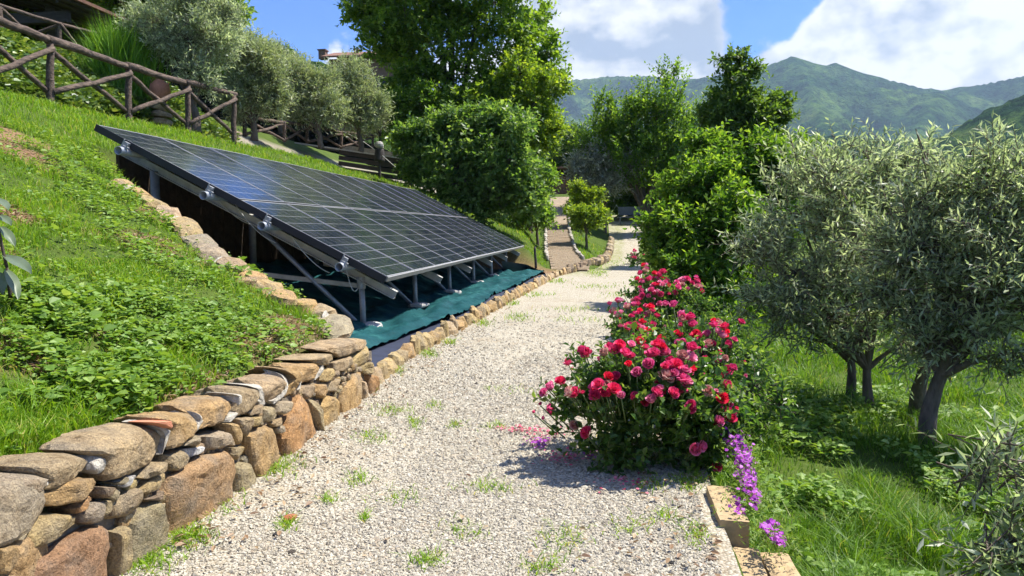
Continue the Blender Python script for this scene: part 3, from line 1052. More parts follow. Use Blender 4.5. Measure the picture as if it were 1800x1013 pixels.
# stones of the same wall behind and beside the camera's left edge
for k in range(16):
    y0 = 1.75 - .26 * (k // 3) - .05
    z0 = [.08, .22, .37][k % 3]
    P = np.array([y0 + .0, z0]) + np.array([(-.13, -.06), (0, -.075), (.12, -.05), (.13, .04), (.02, .07), (-.11, .06)]) * (.85 + .3 * rng.rand(6, 1))
    obj('stone', stone_from_outline('stone', P, .1, -.005, .03, rng, M['stone'], wall_frame, 18, .1), wall, jit(random.choice([OCH, TAN, GRY, YEL]), rng))


# ------------------------------------------------------------------ generic rocks
def rock_mesh(name, size, rng, mat, nu=9, nv=7, rough=.22, boxy=.5):
    th = np.linspace(0, 2 * math.pi, nu, endpoint=False)
    ph = np.linspace(-math.pi / 2, math.pi / 2, nv)
    P = []
    for p in ph[1:-1]:
        for a in th:
            P.append((math.cos(p) * math.cos(a), math.cos(p) * math.sin(a), math.sin(p)))
    P += [(0, 0, -1), (0, 0, 1)]
    P = np.array(P)
    mx = np.abs(P).max(1, keepdims=True)
    P = P / (mx ** boxy)
    off = rng.rand(3) * 90
    P = P * (1 + rough * 2 * (fbm(P * 1.6 + off, 4, .6) - .5))[:, None]
    for _ in range(6):                                    # split faces
        nn = nrm(rng.randn(1, 3))[0]
        lim = .72 + .2 * rng.rand()
        over = np.maximum(P @ nn - lim, 0)
        P = P - over[:, None] * nn
    P = P * (np.asarray(size) / 2)
    q, t = [], []
    for i in range(nv - 3):
        for j in range(nu):
            q.append([i * nu + j, i * nu + (j + 1) % nu, (i + 1) * nu + (j + 1) % nu, (i + 1) * nu + j])
    b0, b1 = len(P) - 2, len(P) - 1
    for j in range(nu):
        t.append([b0, (j + 1) % nu, j])
        t.append([b1, (nv - 3) * nu + j, (nv - 3) * nu + (j + 1) % nu])
    return mesh_np(name, P, t, q, [mat], False)


# kerb of upright stones between the path and the pit
rng = np.random.RandomState(8)
kerb = thing('stone_kerb', 'row of upright ochre kerb stones along the gravel path below the panels', 'kerb', (-1.8, 5, 0))
kms = [rock_mesh('kerb_stone', (.13, .24, .28), rng, M['stone'], 10, 8, .2, .75) for _ in range(5)]
y = 5.02
k = 0
while y < 20.4:
    w = (.11 + .17 * rng.rand()) * (1 if y < 14 else 1.25)
    o = obj('stone', kms[k % 5], kerb, jit(random.choice([YEL, YEL, TAN, OCH]), rng))
    sc_ = w / .24
    o.scale = (.85 + .35 * rng.rand(), sc_ * 1.04, .65 + .6 * rng.rand())
    o.location = (float(XL(y + w / 2)) - .045 + .02 * (rng.rand() - .5), y + w / 2, .02 + float(zpath(y)))
    o.rotation_euler = (.3 * (rng.rand() - .5), .24 * (rng.rand() - .5), .35 * (rng.rand() - .5))
    y += w
    k += 1
# stones edging the side path bed further up
kerb2 = thing('stone_edging', 'rough stone edging curving round the lime green shrub bed', 'kerb', (-1.0, 24, .1))
pts = [at(1000, 478, 20.8), at(1030, 462, 22.6), at(1055, 448, 24), at(1067, 430, 26), at(1072, 415, 29), at(1075, 402, 33)]
for a, b in zip(pts[:-1], pts[1:]):
    n = int(np.linalg.norm(b - a) / .28)
    for i in range(n):
        p = a + (b - a) * (i + .5) / n
        o = obj('stone', kms[(i * 3) % 5], kerb2, jit(random.choice([TAN, GRY, PUR, YEL]), rng))
        o.location = (p[0], p[1], float(H(p[0] - .3, p[1])) * .5 + float(zpath(p[1])) * .5 + .05)
        o.scale = (1.5 + rng.rand(), 1.2, .8 + .5 * rng.rand())
        o.rotation_euler = (0, 0, rng.rand() * 3)

# stone capped side of the pit cut into the slope
cut = thing('pit_side_wall', 'stone capped low wall stepping up the slope at the near end of the solar array', 'wall', (-3, 5.7, .8))
tr = [(600, 592), (575, 560), (545, 540), (515, 540), (487, 522), (455, 505), (425, 487), (390, 465), (362, 440), (335, 415), (312, 392), (285, 372), (258, 352), (228, 335), (200, 322)]
cy = []
for px, py in tr:                                    # where the traced line meets the slope surface
    d = ray(px, py)
    best = None
    for tt in np.linspace(3, 10, 700):
        p = CAM + d * tt
        if p[2] < float(hillside(p[0], p[1])) + .03:
            best = p
            break
    cy.append(best if best is not None else p)
cy = np.array(cy)
sizes = []
mb = MB()
for i in range(len(cy) - 1):
    a, b = cy[i], cy[i + 1]
    L = np.linalg.norm(b - a)
    dirv = nrm((b - a)[None])[0]
    side = np.array([-dirv[1], dirv[0], 0])
    side = nrm(side[None])[0]
    o = obj('cap_stone', rock_mesh('cap_stone', (L * 1.12, .24, .15), rng, M['stone'], 12, 9, .22, .8), cut, jit(random.choice([TAN, GRY, YEL, OCH]), rng))
    mid = (a + b) / 2
    o.location = mid + np.array([0, 0, -.01])
    o.rotation_euler = Matrix((Vector(dirv), Vector(np.cross(np.cross(dirv, side), dirv)), Vector(np.cross(dirv, side)))).transposed().to_euler()
    mb.add([a + [0, -.02, -.04], b + [0, -.02, -.04], b + [0, .0, -1.3], a + [0, .0, -1.3], a + [0, .1, -.04], b + [0, .1, -.04], b + [0, .12, -1.3], a + [0, .12, -1.3]],
           [[0, 1, 2, 3], [4, 7, 6, 5], [0, 4, 5, 1]])
    if i % 3 == 1:
        o = obj('mortar_joint', rock_mesh('mortar_joint', (.07, .20, .12), rng, M['mortar'], 9, 7, .25, .6), cut)
        o.location = a + np.array([0, -.01, .0])
obj('wall_core', mb.mesh('wall_core', M['core']), cut)
# second course of stones showing on the near side, lower end
for i in range(0, 6):
    a = cy[i]
    o = obj('stone', rock_mesh('stone', (.2, .14, .13), rng, M['stone'], 9, 7, .25, .7), cut, jit(random.choice([GRY, TAN, OCH]), rng))
    o.location = a + np.array([.0, -.08, -.10])
    o.rotation_euler = (0, 0, rng.rand())

# ------------------------------------------------------------------ solar array
B0 = np.array([-2.4, 7.409, .651])
AU = nrm(np.array([[-.028, 1.0, .008]]))[0]
hn = np.array([-AU[1], AU[0], 0])
hn = nrm(hn[None])[0]
TILT = math.radians(27)
AV = hn * math.cos(TILT) + np.array([0, 0, 1.0]) * math.sin(TILT)
AN = np.cross(AV, AU)
if AN[2] < 0:
    AN = -AN
AL, AS = 13.77, 3.54
AX = np.array([AU, AV, AN])


def ap(u, v, n=0.0):
    return B0 + AU * u + AV * v + AN * n


arr = thing('solar_array', 'long tilted solar panel array of dark modules on tubular steel legs over a pit', 'solar array', (-3.5, 13, 0))
pw, ph_, gap = 1.134, 1.755, .012
NC = 12
pitchu = (AL) / NC
# panel meshes, shared
fw, ft = .011, .035
glass = mesh_np('glass', [(x * (pw / 2 - fw), y_ * (ph_ / 2 - fw), .0) for x, y_ in ((-1, -1), (1, -1), (1, 1), (-1, 1))], None, [[0, 1, 2, 3]], [M['panel']], False, uv=[(0, 0), (1, 0), (1, 1), (0, 1)])
mb = MB()
for sx in (-1, 1):
    mb.box((sx * (pw / 2 - fw / 2), 0, -ft / 2 + .0025), (fw, ph_, ft))
    mb.box((0, sx * (ph_ / 2 - fw / 2), -ft / 2 + .0022), (pw - 2 * fw - .001, fw, ft))
frame_me = mb.mesh('frame', M['alu'])
mb = MB()
mb.box((0, 0, -.012), (pw - 2 * fw - .002, ph_ - 2 * fw - .002, .01))
back_me = mb.mesh('back_sheet', M['backsheet'])
Rm = Matrix(((AU[0], AV[0], AN[0]), (AU[1], AV[1], AN[1]), (AU[2], AV[2], AN[2])))
if Rm.determinant() < 0:
    Rm = Matrix(((-AU[0], AV[0], AN[0]), (-AU[1], AV[1], AN[1]), (-AU[2], AV[2], AN[2])))
rot = Rm.to_euler()
rng = np.random.RandomState(5)
for r in range(2):
    for c in range(NC):
        ctr = ap((c + .5) * pitchu, ph_ / 2 + r * (ph_ + .028), 0)
        g = obj('panel', glass, arr)
        g.location = ctr
        g.rotation_euler = (rot.x + (rng.rand() - .5) * .010, rot.y + (rng.rand() - .5) * .010, rot.z)
        for nm, me in (('frame', frame_me), ('back_sheet', back_me)):
            f_ = bpy.data.objects.new(nm, me)
            C.objects.link(f_)
            f_.parent = g
# black end strip along the near edge and pale gutter strip along the front edge
mb = MB()
mb.box(ap(-.012, AS / 2, -.034), (.012, AS, .075), AX)
obj('edge_strip', mb.mesh('edge_strip', M['black']), arr)
mb = MB()
mb.box(ap(AL / 2, -.012, -.022), (AL, .014, .052), AX)
obj('front_strip', mb.mesh('front_strip', M['alu']), arr)
# purlin tubes
purl = [.46, 1.38, 2.08, 3.12]


def hollow_tube(p0, p1, r, n=14):
    mb = MB()
    d = nrm((p1 - p0)[None])[0]
    mb.tube([p0, p1], r, n, cap=False)
    mb.tube([p0 + d * .0005, p1 - d * .0005], r * .84, n, cap=False)
    mb.q[-1] = mb.q[-1][:, ::-1]
    a = np.arange(n)
    mb.q.append(np.stack([a, (a + 1) % n, 2 * n + (a + 1) % n, 2 * n + a], -1))
    return mb


TUBEN = -.115
for v in purl:
    p0, p1 = ap(-.14, v, TUBEN), ap(AL - .05, v, TUBEN)
    obj('purlin_tube', hollow_tube(p0, p1, .046).mesh('purlin_tube', M['galv'], True), arr)
    for uu in (-.03,):
        mb = MB()
        mb.box(ap(uu, v + .005, -.05), (.05, .055, .075), AX)
        mb.box(ap(uu - .035, v - .01, -.062), (.03, .085, .02), AX)
        mb.tube([ap(uu - .05, v + .02, -.09), ap(uu - .05, v + .02, .012)], .008, 8)
        mb.tube([ap(uu - .05, v - .03, -.09), ap(uu - .05, v - .03, -.02)], .008, 8)
        obj('clamp', mb.mesh('clamp', M['galv']), arr)
# rafters, posts, braces
raft_u = [.42, 2.75, 5.15, 7.6, 10.1, 12.9]
for i, uu in enumerate(raft_u):
    mb = MB()
    for n_, w_, t_ in ((-.175, .075, .012), (-.255, .075, .012)):
        mb.box(ap(uu, AS / 2 - .07, n_), (w_, AS + .02, t_), AX)
    mb.box(ap(uu, AS / 2 - .07, -.215), (.012, AS + .02, .069), AX)
    obj('rafter', mb.mesh('rafter', M['beam']), arr)
    top = ap(uu, .34, -.24)
    fz = float(pit_floor(top[0], top[1]))
    foot = np.array([top[0] + .02, top[1], fz])
    mb = MB()
    mb.tube([foot, top], .033, 12)
    obj('front_post', mb.mesh('front_post', M['galv'], True), arr)
    mb = MB()
    mb.tube([top + [0, 0, -.10], top + [0, 0, .03]], .046, 10)
    mb.tube([top + [0, -.07, -.02], top + [0, .07, -.02]], .02, 8)
    obj('post_bracket', mb.mesh('post_bracket', M['galv']), arr)
    o = obj('foot_pad', rock_mesh('foot_pad', (.30, .30, .09), rng, M['concrete'], 12, 7, .12, .8), arr)
    o.location = foot + np.array([.05, -.02, .085])
    # raking brace from mid rafter to the front foot
    btop = ap(uu, 1.75, -.25)
    mb = MB()
    mb.tube([foot + [-.05, .06, .06], btop + [0, .06, 0]], .027, 10)
    obj('brace', mb.mesh('brace', M['galv'], True), arr)
    rtop = ap(uu, 3.0, -.25)
    mb = MB()
    mb.tube([np.array([rtop[0], rtop[1], float(pit_floor(rtop[0], rtop[1])) - .1]), rtop], .05, 10)
    obj('rear_post', mb.mesh('rear_post', M['galv'], True), arr)
    mb = MB()
    a = np.array([top[0], top[1] + .05, .52])
    b = np.array([top[0] - 1.35, top[1] + .05, .56 + .10])
    mb.box((a + b) / 2, (np.linalg.norm(b - a), .05, .05), [nrm((b - a)[None])[0], [0, 1, 0], [0, 0, 1]])
    obj('tie_bar', mb.mesh('tie_bar', M['beam']), arr)
# cables hanging below the modules
for i, (u0, v0, du, dv, sag) in enumerate([(.25, .55, -.1, -.22, .22), (.1, 1.15, .12, -.45, .1), (.2, 1.9, .1, -.5, .12), (.3, 2.3, .2, -.45, .1), (2.2, .9, .6, .3, .35), (5, .8, .8, .3, .4), (7.2, .9, .7, .2, .35), (.5, .9, .05, -.3, .3), (9.6, .9, .6, .2, .3)]):
    a, b = ap(u0, v0, -.1), ap(u0 + du, v0 + dv, -.16)
    t_ = np.linspace(0, 1, 12)[:, None]
    P = a + (b - a) * t_
    P[:, 2] -= sag * (4 * t_ * (1 - t_))[:, 0] * .6 + (.15 if i < 4 else 0) * t_[:, 0]
    mb = MB()
    mb.tube(P, .005, 5)
    obj('cable', mb.mesh('cable', M['wire'] if i < 4 or i == 7 else M['dark_cable'], True), arr)


# ------------------------------------------------------------------ pit lining
def sheet(name, x_of, y0, y1, z_of, mat, nx=40, ny=160):
    Yg, Ug = np.meshgrid(np.linspace(y0, y1, ny), np.linspace(0, 1, nx), indexing='ij')
    Xg = x_of(Ug, Yg)
    return grid_mesh(name, Xg, Yg, z_of(Xg, Yg), mat)


def net_z(x, y):
    w = .05 * (fbm(np.stack([x * 1.1 + 5, y * .8], -1), 3) - .5) * 2
    fold = .035 * np.exp(-((x + 2.42 + .12 * np.sin(y * 1.3)) / .07) ** 2) + .02 * np.sin(x * 9 + 2.2 * np.sin(y * .9)) * (vnoise(np.stack([x, y * .5], -1)))
    crumple = .12 * np.abs(fbm(np.stack([x * 4.2 + y * .9, y * 2.4 - x * .8], -1), 4, .6) - .5) * 2
    drape = .022 * np.abs(np.sin(x * 7 + y * 1.7 + 3 * fbm(np.stack([x * .8, y * .5], -1), 3))) * sstep(.35, .65, vnoise(np.stack([x * 1.3 + 4, y * .6], -1)))
    return pit_floor(x, y) + .05 + w + fold + crumple + drape


net = obj('shade_net', sheet('shade_net', lambda u, y: -2.12 - .05 * np.sin(y * 1.1) - .1 * sstep(9, 6, y) - u * np.minimum(3.4, 3.55), 5.9, 20.4, net_z, M['net'], 60, 260))
tag(net, 'rumpled teal green shade netting laid over the ground under the panels', 'netting')
cloth = obj('weed_cloth', sheet('weed_cloth', lambda u, y: XL(y) - .10 - u * (.55 - .012 * (y - 5)), 5.25, 20.3,
                                lambda x, y: pit_floor(x, y) + .018 + .05 * (fbm(np.stack([x * 2, y * .7 + 9], -1), 3) - .4), M['weedcloth'], 14, 150))
tag(cloth, 'dark blue black weed cloth strip between the teal netting and the kerb', 'cloth')
# earth face at the back of the pit, boarded
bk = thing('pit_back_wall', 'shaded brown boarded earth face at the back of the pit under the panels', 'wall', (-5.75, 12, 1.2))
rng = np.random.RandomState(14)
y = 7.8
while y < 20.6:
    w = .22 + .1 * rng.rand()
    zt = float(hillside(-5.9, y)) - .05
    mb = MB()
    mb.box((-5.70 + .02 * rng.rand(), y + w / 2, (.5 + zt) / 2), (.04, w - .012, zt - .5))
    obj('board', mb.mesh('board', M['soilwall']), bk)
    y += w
# dark cloth edging at the far end of the pit
mb = MB()
P = np.array([at(882, 462, 19.6), at(925, 468, 20.4), at(965, 486, 19.9), at(990, 488, 19.9)])
t_ = np.linspace(0, 3, 24)
Q = np.column_stack([np.interp(t_, range(4), P[:, i]) for i in range(3)])
v = np.vstack([Q + [0, 0, .05 * 1], Q + [0, .12, -.28], Q + [0, .18, -.28], Q + [0, .1, .04]])
n = len(Q)
q = []
for r in range(3):
    for i in range(n - 1):
        q.append([r * n + i, r * n + i + 1, (r + 1) * n + i + 1, (r + 1) * n + i])
mb.add(v, q)
e_ = obj('edging_sheet', mb.mesh('edging_sheet', M['black'], True))
tag(e_, 'black sheet edging holding back the grass at the far end of the pit', 'sheet')

# ------------------------------------------------------------------ tufa blocks on the right edge of the path
rng = np.random.RandomState(2)


def block_mesh(size, rng):
    n = 5
    mb = MB()
    hx = np.array(size) / 2
    g = np.linspace(-1, 1, n)
    for ax in range(3):
        for s in (-1, 1):
            a, b = np.meshgrid(g, g, indexing='ij')
            P = np.zeros((n * n, 3))
            P[:, ax] = s
            P[:, (ax + 1) % 3] = a.ravel()
            P[:, (ax + 2) % 3] = b.ravel()
            r = np.abs(P)
            e = (r > .99).sum(1)
            P = P * np.where(e[:, None] >= 2, .985, 1.0)
            nz = fbm(P * 2.2 + 7, 3)[:, None] - .5
            P = P * hx + nz * .012 * P
            q = []
            for i in range(n - 1):
                for j in range(n - 1):
                    k = i * n + j
                    f = [k, k + n, k + n + 1, k + 1]
                    q.append(f if s > 0 else f[::-1])
            mb.add(P, q)
    return mb.mesh('tufa_block', M['tufa'])


blk = block_mesh((.11, .37, .22), rng)
for loc, rz, label in [((.415, 2.97, -.075), .03, 'yellow tufa block nearest the rose bush on the path edge'),
                       ((.445, 2.585, -.175), -.03, 'yellow tufa block in front of the other one on the path edge'),
                       ((.575, 2.64, -.21), .04, 'half buried tufa block on the grass side of the path edge'),
                       ((.44, 2.20, -.18), .02, 'yellow tufa block at the bottom of the picture')]:
    o = obj('tufa_block', blk)
    o.location = loc
    o.rotation_euler = (.02, .03, rz)
    tag(o, label, 'block', 'tufa edging blocks')

# ------------------------------------------------------------------ log fences
def log(p0, p1, r, rng, mat=None, name='rail', parent=None, taper=.12, n=9):
    p0, p1 = np.asarray(p0, float), np.asarray(p1, float)
    t_ = np.linspace(0, 1, 7)[:, None]
    P = p0 + (p1 - p0) * t_
    L = np.linalg.norm(p1 - p0)
    P[1:-1] += (rng.rand(5, 3) - .5) * .018 * min(L, 2)
    rad = r * (1 + taper * (.5 - t_[:, 0])) * (1 + .10 * (rng.rand(7) - .5))
    mb = MB()
    mb.tube(P, rad, n, True, .06, rng)
    return obj(name, mb.mesh(name, mat or M['log'], True), parent)


rng = np.random.RandomState(31)
fence = thing('log_fence', 'rustic brown log fence with crossed braces along the top of the grass slope', 'fence', at(225, 200, 12.2))
tops = [at(-60, 18, 8.8), at(88, 76, 10.3), at(226, 121, 12.2), at(330, 150, 13.7), at(411, 168, 15.0)]
feet = [at(-60, 160, 8.8), at(88, 172, 10.3), at(226, 205, 12.2), at(330, 225, 13.7), at(411, 242, 15.0)]
for a, b in zip(tops, feet):
    log(b + [0, 0, -.2], a, .055, rng, name='post', parent=fence)
for i in range(4):
    if i < 3:
        log(tops[i] + [0, -.06, .04], tops[i + 1] + [0, .06, .04], .06, rng, name='rail', parent=fence, taper=.3)
    a1, b1 = feet[i] + [.05, 0, .08], tops[i + 1] + [.05, 0, -.08]
    a2, b2 = tops[i] + [-.03, 0, -.08], feet[i + 1] + [-.03, 0, .08]
    log(a1, b1, .042, rng, name='brace', parent=fence)
    log(a2, b2, .042, rng, name='brace', parent=fence)
log(tops[3] + [0, -.06, .04], tops[4] + [0, .1, .04], .055, rng, name='rail', parent=fence, taper=.3)

fence2 = thing('log_fence', 'thinner log rail and braces in front of the dark pergola at the upper left', 'fence', at(100, 60, 15))
p0, p1, p2 = at(-40, -2, 13.6), at(105, 42, 15.0), at(168, 58, 15.9)
log(p0, p1, .04, rng, name='rail', parent=fence2)
log(p1, p2, .035, rng, name='rail', parent=fence2)
log(at(62, 60, 15.0), at(108, 42, 15.0), .04, rng, name='brace', parent=fence2)
log(at(108, 44, 15.0), at(136, 82, 15.4), .035, rng, name='brace', parent=fence2)
log(at(2, 15, 13.9), at(40, 50, 14.4), .035, rng, name='brace', parent=fence2)
log(at(0, 90, 13.9), at(1, 12, 13.9), .045, rng, name='post', parent=fence2)
log(at(104, 110, 15.0), at(105, 40, 15.0), .045, rng, name='post', parent=fence2)

fence3 = thing('log_fence', 'distant low log fence running under the olive trees on the terrace', 'fence', at(520, 245, 21))
f3 = [(430, 205, 240, 18.5), (500, 214, 250, 21), (540, 220, 252, 22.5), (600, 232, 262, 25), (655, 238, 275, 27)]
for i, (px, yt, yb, Y) in enumerate(f3):
    log(at(px, yb, Y), at(px, yt, Y), .05, rng, name='post', parent=fence3)
    if i < len(f3) - 1:
        q = f3[i + 1]
        log(at(px, yt + 1, Y), at(q[0], q[1] + 1, q[3]), .045, rng, name='rail', parent=fence3)
        log(at(px, yt + 4, Y), at(q[0], q[2] - 3, q[3]), .04, rng, name='brace', parent=fence3)
        log(at(px, yb - 3, Y), at(q[0], q[1] + 4, q[3]), .04, rng, name='brace', parent=fence3)

# ------------------------------------------------------------------ dark pergola, upper left
perg = thing('pergola', 'dark timber pergola with a tiled roof at the top left corner', 'pergola', at(95, 75, 16.5))
for px, Y in ((95, 16.5), (-150, 16.5), (55, 20.5), (-120, 20.5)):
    b = at(px, 100, Y)
    a = at(px, -5, Y)
    mb = MB()
    mb.box((a + b) / 2, (.24, .24, abs(a[2] - b[2])))
    obj('post', mb.mesh('post', M['timber_dark']), perg)
e0, e1 = at(158, 16, 16.0), at(-260, 40, 16.0)
zt = e0[2]
rx1, rx0 = e0[0], e0[0] - 6.0
mb = MB()
nseg = 14
for i in range(nseg):
    xa, xb = rx0 + (rx1 - rx0) * i / nseg, rx0 + (rx1 - rx0) * (i + 1) / nseg
    t_ = obj('roof_tile_row', MB().box(((xa + xb) / 2, 18.2, zt + .12 + (rx1 - (xa + xb) / 2) * .22 - .5 * 0), ((xb - xa) * .93, 5.6, .07), [nrm(np.array([[1, 0, -.22]]))[0], [0, 1, 0], nrm(np.array([[.22, 0, 1]]))[0]]).mesh('roof_tile_row', M['rooftile']), perg)
mb.box(((rx0 + rx1) / 2 - .1, 18.2, zt + .06 + 3.0 * .22), (6.0, 5.3, .06), [nrm(np.array([[1, 0, -.22]]))[0], [0, 1, 0], nrm(np.array([[.22, 0, 1]]))[0]])
obj('roof_deck', mb.mesh('roof_deck', M['timber_dark']), perg)
for yb in (16.0, 20.4):
    mb = MB()
    mb.box(((rx0 + rx1) / 2 - .35, yb, zt - .16), (5.6, .16, .24))
    obj('beam', mb.mesh('beam', M['timber_dark']), perg)
for k in range(7):
    mb = MB()
    xx = rx1 - .5 - k * .75
    mb.box((xx, 18.2, zt - .0 + (rx1 - xx) * .22), (.09, 5.2, .12))
    obj('roof_rafter', mb.mesh('roof_rafter', M['timber_dark']), perg)
# low dry wall on the terrace, with the jar
lw = thing('terrace_wall', 'low tan dry stone wall behind the fence below the terracotta jar', 'wall', at(265, 190, 15.6))
rng = np.random.RandomState(44)
tm = [rock_mesh('stone', (.36, .26, .15), rng, M['stone'], 9, 7, .18, .85) for _ in range(4)]
a0, a1 = at(215, 182, 16.0), at(420, 212, 17.6)
zb = 3.05
for r in range(4):
    for i in range(10):
        p = a0 + (a1 - a0) * ((i + .5 * (r % 2)) / 10)
        o = obj('stone', tm[(i * 3 + r) % 4], lw, jit((.34, .27, .18), rng))
        o.location = (p[0], p[1], zb + .08 + r * .145)
        o.rotation_euler = (0, 0, math.atan2(a1[1] - a0[1], a1[0] - a0[0]) + .1 * (rng.rand() - .5))
jar_c = at(281, 158, 14.2)


def lathe(prof, n=20):
    mb = MB()
    m = len(prof)
    th = np.arange(n) * 2 * math.pi / n
    v = np.array([(r * math.cos(a), r * math.sin(a), z) for r, z in prof for a in th])
    i = np.arange(m - 1)[:, None] * n
    j = np.arange(n)[None]
    q = np.stack([i + j, i + (j + 1) % n, i + n + (j + 1) % n, i + n + j], -1).reshape(-1, 4)
    return mb.add(v, q)


jar = thing('terracotta_jar', 'round terracotta oil jar standing behind the log fence', 'jar', jar_c + [0, 0, -.28])
mb = lathe([(.0, -.27), (.10, -.27), (.17, -.16), (.20, -.02), (.185, .08), (.12, .16), (.085, .19), (.085, .24), (.115, .27), (.10, .275), (.07, .24), (.07, .15)])
o = obj('body', mb.mesh('body', M['tile'], True), jar)
o.location = jar_c
for s in (-1, 1):
    t_ = np.linspace(-.4, 2.2, 9)
    P = np.column_stack([s * (.13 + .075 * np.cos(t_ - .9)), 0 * t_, .15 + .075 * np.sin(t_ - .9)]) + jar_c
    mb = MB()
    mb.tube(P, .018, 7)
    obj('handle', mb.mesh('handle', M['tile'], True), jar)
ped = thing('stone_pedestal', 'rough stone pedestal carrying the terracotta jar', 'pedestal', (jar_c[0], jar_c[1], 3.05))
hgt = jar_c[2] - .27 - 3.0
for r in range(5):
    o = obj('stone', rock_mesh('stone', (.36, .36, hgt / 5 * 1.1), rng, M['stone'], 10, 7, .15, .85), ped, jit(TAN, rng))
    o.location = (jar_c[0] + .02 * rng.rand(), jar_c[1], 3.0 + hgt * (r + .5) / 5)

# ------------------------------------------------------------------ house beyond the olives
hz = at(605, 104, 62)
house = thing('house', 'distant brown house whose tiled roof and chimney show above the olives', 'house', (hz[0], hz[1], hz[2] - 6))
A = at(556, 104, 60)
Bp = at(650, 96, 64)
hw, hd = 6.2, 5.0
cx, cyy = (A[0] + 3.6), 64.0
mb = MB().box((cx, cyy, A[2] - 2.7), (hw, hd, 6.0))
obj('wall', mb.mesh('wall', M['plaster']), house)
zr = A[2] + .45
roofmb = MB()
roofmb.add([(cx - hw / 2 - .5, cyy - hd / 2 - .6, zr), (cx + hw / 2 + .5, cyy - hd / 2 - .6, zr), (cx + hw / 2 + .5, cyy, zr + 1.0), (cx - hw / 2 - .5, cyy, zr + 1.0),
            (cx - hw / 2 - .5, cyy + hd / 2 + .6, zr), (cx + hw / 2 + .5, cyy + hd / 2 + .6, zr),
            (cx - hw / 2 - .5, cyy - hd / 2 - .6, zr - .15), (cx + hw / 2 + .5, cyy - hd / 2 - .6, zr - .15), (cx + hw / 2 + .5, cyy, zr + .85), (cx - hw / 2 - .5, cyy, zr + .85),
            (cx - hw / 2 - .5, cyy + hd / 2 + .6, zr - .15), (cx + hw / 2 + .5, cyy + hd / 2 + .6, zr - .15)],
           [[0, 1, 2, 3], [3, 2, 5, 4], [6, 9, 8, 7], [9, 10, 11, 8], [0, 6, 7, 1], [5, 11, 10, 4], [0, 3, 9, 6], [3, 4, 10, 9], [1, 7, 8, 2], [2, 8, 11, 5]])
roof = obj('roof', roofmb.mesh('roof', M['rooftile']), house)
for pxx, hh, ww in ((568, .9, .6), (627, .9, .35)):
    p = at(pxx, 100, 62.5)
    mb = MB().box((p[0], p[1], zr + .45), (ww, ww, .7)).box((p[0], p[1], zr + .85), (ww * 1.25, ww * 1.25, .1))
    obj('chimney', mb.mesh('chimney', M['plaster']), house)
for k in range(2):
    p = np.array([cx - 1.6 + 3.0 * k, cyy - hd / 2 - .03, A[2] - 1.9])
    o = obj('window', MB().box(p, (.9, .08, 1.1)).mesh('window', M['black']), house)

# ------------------------------------------------------------------ stacked timber edge of the upper terrace
st = thing('timber_terrace_edge', 'dark stacked timber planks edging the upper terrace beside the white topped post', 'timber wall', at(660, 290, 26.5))
pa, pb = at(598, 258, 26.0), at(722, 276, 25.6)
for k in range(5):
    a, b = pa + [0, 0, -.2 * k + .0], pb + [0, 0, -.2 * k + .0]
    d = nrm((b - a)[None])[0]
    mb = MB()
    sd = nrm(np.cross(d, [0, 0, 1])[None])[0]
    mb.box((a + b) / 2 + sd * (.03 * k), (np.linalg.norm(b - a), .12, .15), [d, sd, np.cross(sd, d)])
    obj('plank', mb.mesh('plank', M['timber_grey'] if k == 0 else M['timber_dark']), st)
mb = MB()
mb.box((pa + pb) / 2 + np.array([-.9, 1.1, .07]), (np.linalg.norm(pb - pa) + 1.5, 2.2, .05), [nrm((pb - pa)[None])[0], nrm(np.cross(pb - pa, [0, 0, -1.])[None])[0], [0, 0, 1]])
obj('top_surface', mb.mesh('top_surface', M['concrete']), st)
gp = thing('gate_post', 'dark wooden post with a pale round cap on the grass crest', 'post', at(667, 312, 24.5))
b, a = at(667, 315, 24.5), at(667, 262, 24.5)
log(b, a + [0, 0, -.3], .05, rng, M['timber_dark'], 'post', gp)
log(a + [0, 0, -.42], a, .16, rng, M['timber_dark'], 'post_head', gp)
o = obj('cap', rock_mesh('cap', (.34, .34, .26), rng, M['concrete'], 12, 8, .1, .3), gp)
o.location = a + [0, 0, .12]
wire = thing('wire', 'thin wire strung from the fence past the capped post down the slope', 'wire', at(605, 232, 25))
P = np.array([at(603, 231, 25.0), at(640, 250, 24.7), at(668, 270, 24.45), at(700, 298, 24.2), at(735, 330, 24.0)])
mb = MB().tube(P, .012, 5)
obj('strand', mb.mesh('strand', M['wire'], True), wire)
bp = thing('short_post', 'short black stake standing in the grass beyond the array', 'stake', at(942, 462, 20.8))
b, a = at(942, 466, 20.8), at(940, 434, 20.8)
log(b + [0, 0, -.1], a, .035, rng, M['timber_dark'], 'stake', bp)

# ------------------------------------------------------------------ paved side path climbing to the upper left, with its pavers
sp = SPP[:5]
sw = [.55, .42, .40, .42, .5]


def side_path(s):
    k = np.clip(s, 0, 3.999)
    i = k.astype(int)
    f = (k - i)[:, None]
    S = np.array(sp)
    return S[i] * (1 - f) + S[i + 1] * f, np.interp(s, range(5), sw)


